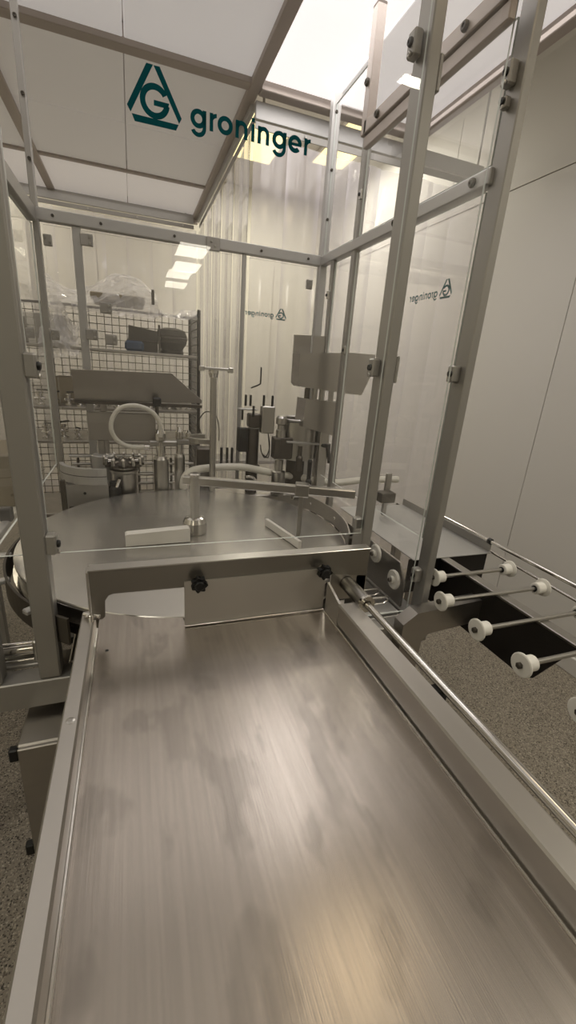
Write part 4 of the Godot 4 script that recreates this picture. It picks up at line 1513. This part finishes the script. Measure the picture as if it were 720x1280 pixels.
	# white hose bends hanging on the trolley shelf
	for k in 3:
		s = S()
		var q := Vector3(0.17 + 0.085 * k, 1.17, -3.42)
		tube(s, curve([q, q + Vector3(0.0, 0.08, 0), q + Vector3(0.03, 0.125 - 0.015 * k, 0), q + Vector3(0.062, 0.08, 0), q + Vector3(0.062, 0, 0)], 6), 0.013, 10)
		tag(fin("hose_bend", s, M.hose), ["white hose bend on the middle shelf, nearest the black knob", "white hose bend in the middle of the shelf's three", "white hose bend nearest the crossbar column"][k], "hose", "white hose bends on the trolley shelf")
	s = S()
	lohi(s, Vector3(0.14, 1.14, -3.8), Vector3(0.34, 1.30, -3.62), 0.005)
	tag(fin("grey_box", s, M.alu), "plain grey box behind the hose bends on the middle shelf", "box")
	for k in 2:
		s = S()
		lohi(s, Vector3(-0.55 + 0.5 * k, 1.14, -3.86), Vector3(-0.25 + 0.55 * k, 1.33 - 0.05 * k, -3.6), 0.005)
		tag(fin("carton", s, M.card if k == 0 else M.alu), ["brown carton on the middle shelf behind the fittings", "grey carton behind the stainless panel on the middle shelf"][k], "carton")
	# low bench with pallet of cartons at the left, beyond the side glass
	var b := thing("side_bench", "low beige bench outside the left glass", "bench", Vector3(-0.95, 0, -2.6))
	s = S()
	lohi(s, Vector3(-1.3, 0.66, -3.1), Vector3(-0.6, 0.70, -2.0), 0.004)
	fin("bench_top", s, M.cream, b)
	for q in [Vector2(-1.27, -3.07), Vector2(-0.63, -3.07), Vector2(-1.27, -2.03), Vector2(-0.63, -2.03)]:
		s = S()
		lohi(s, Vector3(q.x - 0.02, 0, q.y - 0.02), Vector3(q.x + 0.02, 0.66, q.y + 0.02), 0.002)
		fin("leg", s, M.alu, b)
	s = S()
	lohi(s, Vector3(-1.05, 0.70, -2.95), Vector3(-0.62, 0.98, -2.5), 0.006)
	tag(fin("bench_carton", s, M.card), "brown carton standing on the bench outside the left glass", "carton")
	# side rail clamp outside the left glass
	var lc := thing("profile_rail", "grey aluminium rail with a black clamp, by the left side glass", "rail", Vector3(-0.40, 0.95, -1.4))
	s = S()
	bx(s, Vector3(-0.40, 0.972, -1.28), Vector3(0.022, 0.022, 0.42), 0.003)
	fin("profile", s, M.alu_light, lc)
	s = S()
	bx(s, Vector3(-0.398, 1.0, -1.49), Vector3(0.035, 0.045, 0.03), 0.004)
	fin("clamp", s, M.black, lc)
	# low wall unit at the back right
	var u := thing("wall_cupboard", "low beige cupboard along the back wall, right of the strip curtain", "cupboard", Vector3(1.4, 0, -5.2))
	s = S()
	lohi(s, Vector3(0.8, 0.08, -5.39), Vector3(2.1, 0.36, -5.05), 0.004)
	fin("body", s, M.cream, u)
	s = S()
	lohi(s, Vector3(0.78, 0.36, -5.39), Vector3(2.12, 0.40, -5.03), 0.004)
	fin("worktop", s, M.alu, u)
	for k in 3:
		s = S()
		lohi(s, Vector3(0.81 + 0.43 * k, 0.1, -5.05), Vector3(1.22 + 0.43 * k, 0.35, -5.035), 0.003)
		fin("door", s, M.cream, u)
	s = S()
	lohi(s, Vector3(0.8, 0, -5.36), Vector3(2.1, 0.08, -5.1), 0.002)
	fin("plinth", s, M.cast, u)

func fitting_label(k: int) -> String:
	var nth := ["leftmost", "second from the left", "third from the left", "fourth from the left", "fifth from the left", "sixth from the left", "seventh from the left"]
	if k < 7:
		return "chrome valve fitting behind the hood's left end, upper of two rows, " + nth[k]
	if k < 13:
		return "chrome valve fitting low on the trolley, lower of two rows, " + nth[k - 7]
	return "chrome valve fitting beside the white hose bends, " + nth[k - 13]

func fitting(at: Vector3) -> Node3D:
	var t := thing("valve_fitting", fitting_label(0), "fitting", at, "valve fittings on the trolley's lower shelves")
	var s := S()
	lathe(s, at, Vector3.UP, [[0, 0], [0.03, 0], [0.03, 0.012], [0.014, 0.018], [0.014, 0.07], [0.024, 0.078], [0.024, 0.092], [0, 0.092]], 14)
	cyl(s, at + Vector3(-0.035, 0.045, 0), at + Vector3(0.035, 0.045, 0), 0.012, 12)
	fin("valve_body", s, M.chrome, t)
	s = S()
	bx(s, at + Vector3(0.02, 0.104, 0), Vector3(0.07, 0.012, 0.014), 0.003)
	fin("handle", s, M.black, t)
	return t

func film(called: String, label: String, at: Vector3, w: float, h: float, seed_: int) -> void:
	var n := FastNoiseLite.new()
	n.seed = seed_
	n.frequency = 5.0
	n.fractal_octaves = 3
	n.noise_type = FastNoiseLite.TYPE_CELLULAR
	n.cellular_return_type = FastNoiseLite.RETURN_DISTANCE
	var s := S()
	s.set_smooth_group(-1)
	var nu := 26
	var nv := 22
	var g := []
	for i in nu + 1:
		var row := []
		for j in nv + 1:
			var u := float(i) / nu
			var v := float(j) / nv
			var k := n.get_noise_2d(u * w * 1.4, v * h * 1.4)
			var edge := 0.75 + 0.25 * sin(u * 7.0 + seed_)
			row.append(at + Vector3(u * w, h * edge * sin(v * PI * 0.5) + 0.05 * k, -0.25 * v * v + 0.11 * k))
		g.append(row)
	for i in nu:
		for j in nv:
			quad(s, g[i][j], g[i + 1][j], g[i + 1][j + 1], g[i][j + 1], Vector3(0, 0.3, 1))
	tag(fin(called, s, M.film), label, "plastic film")
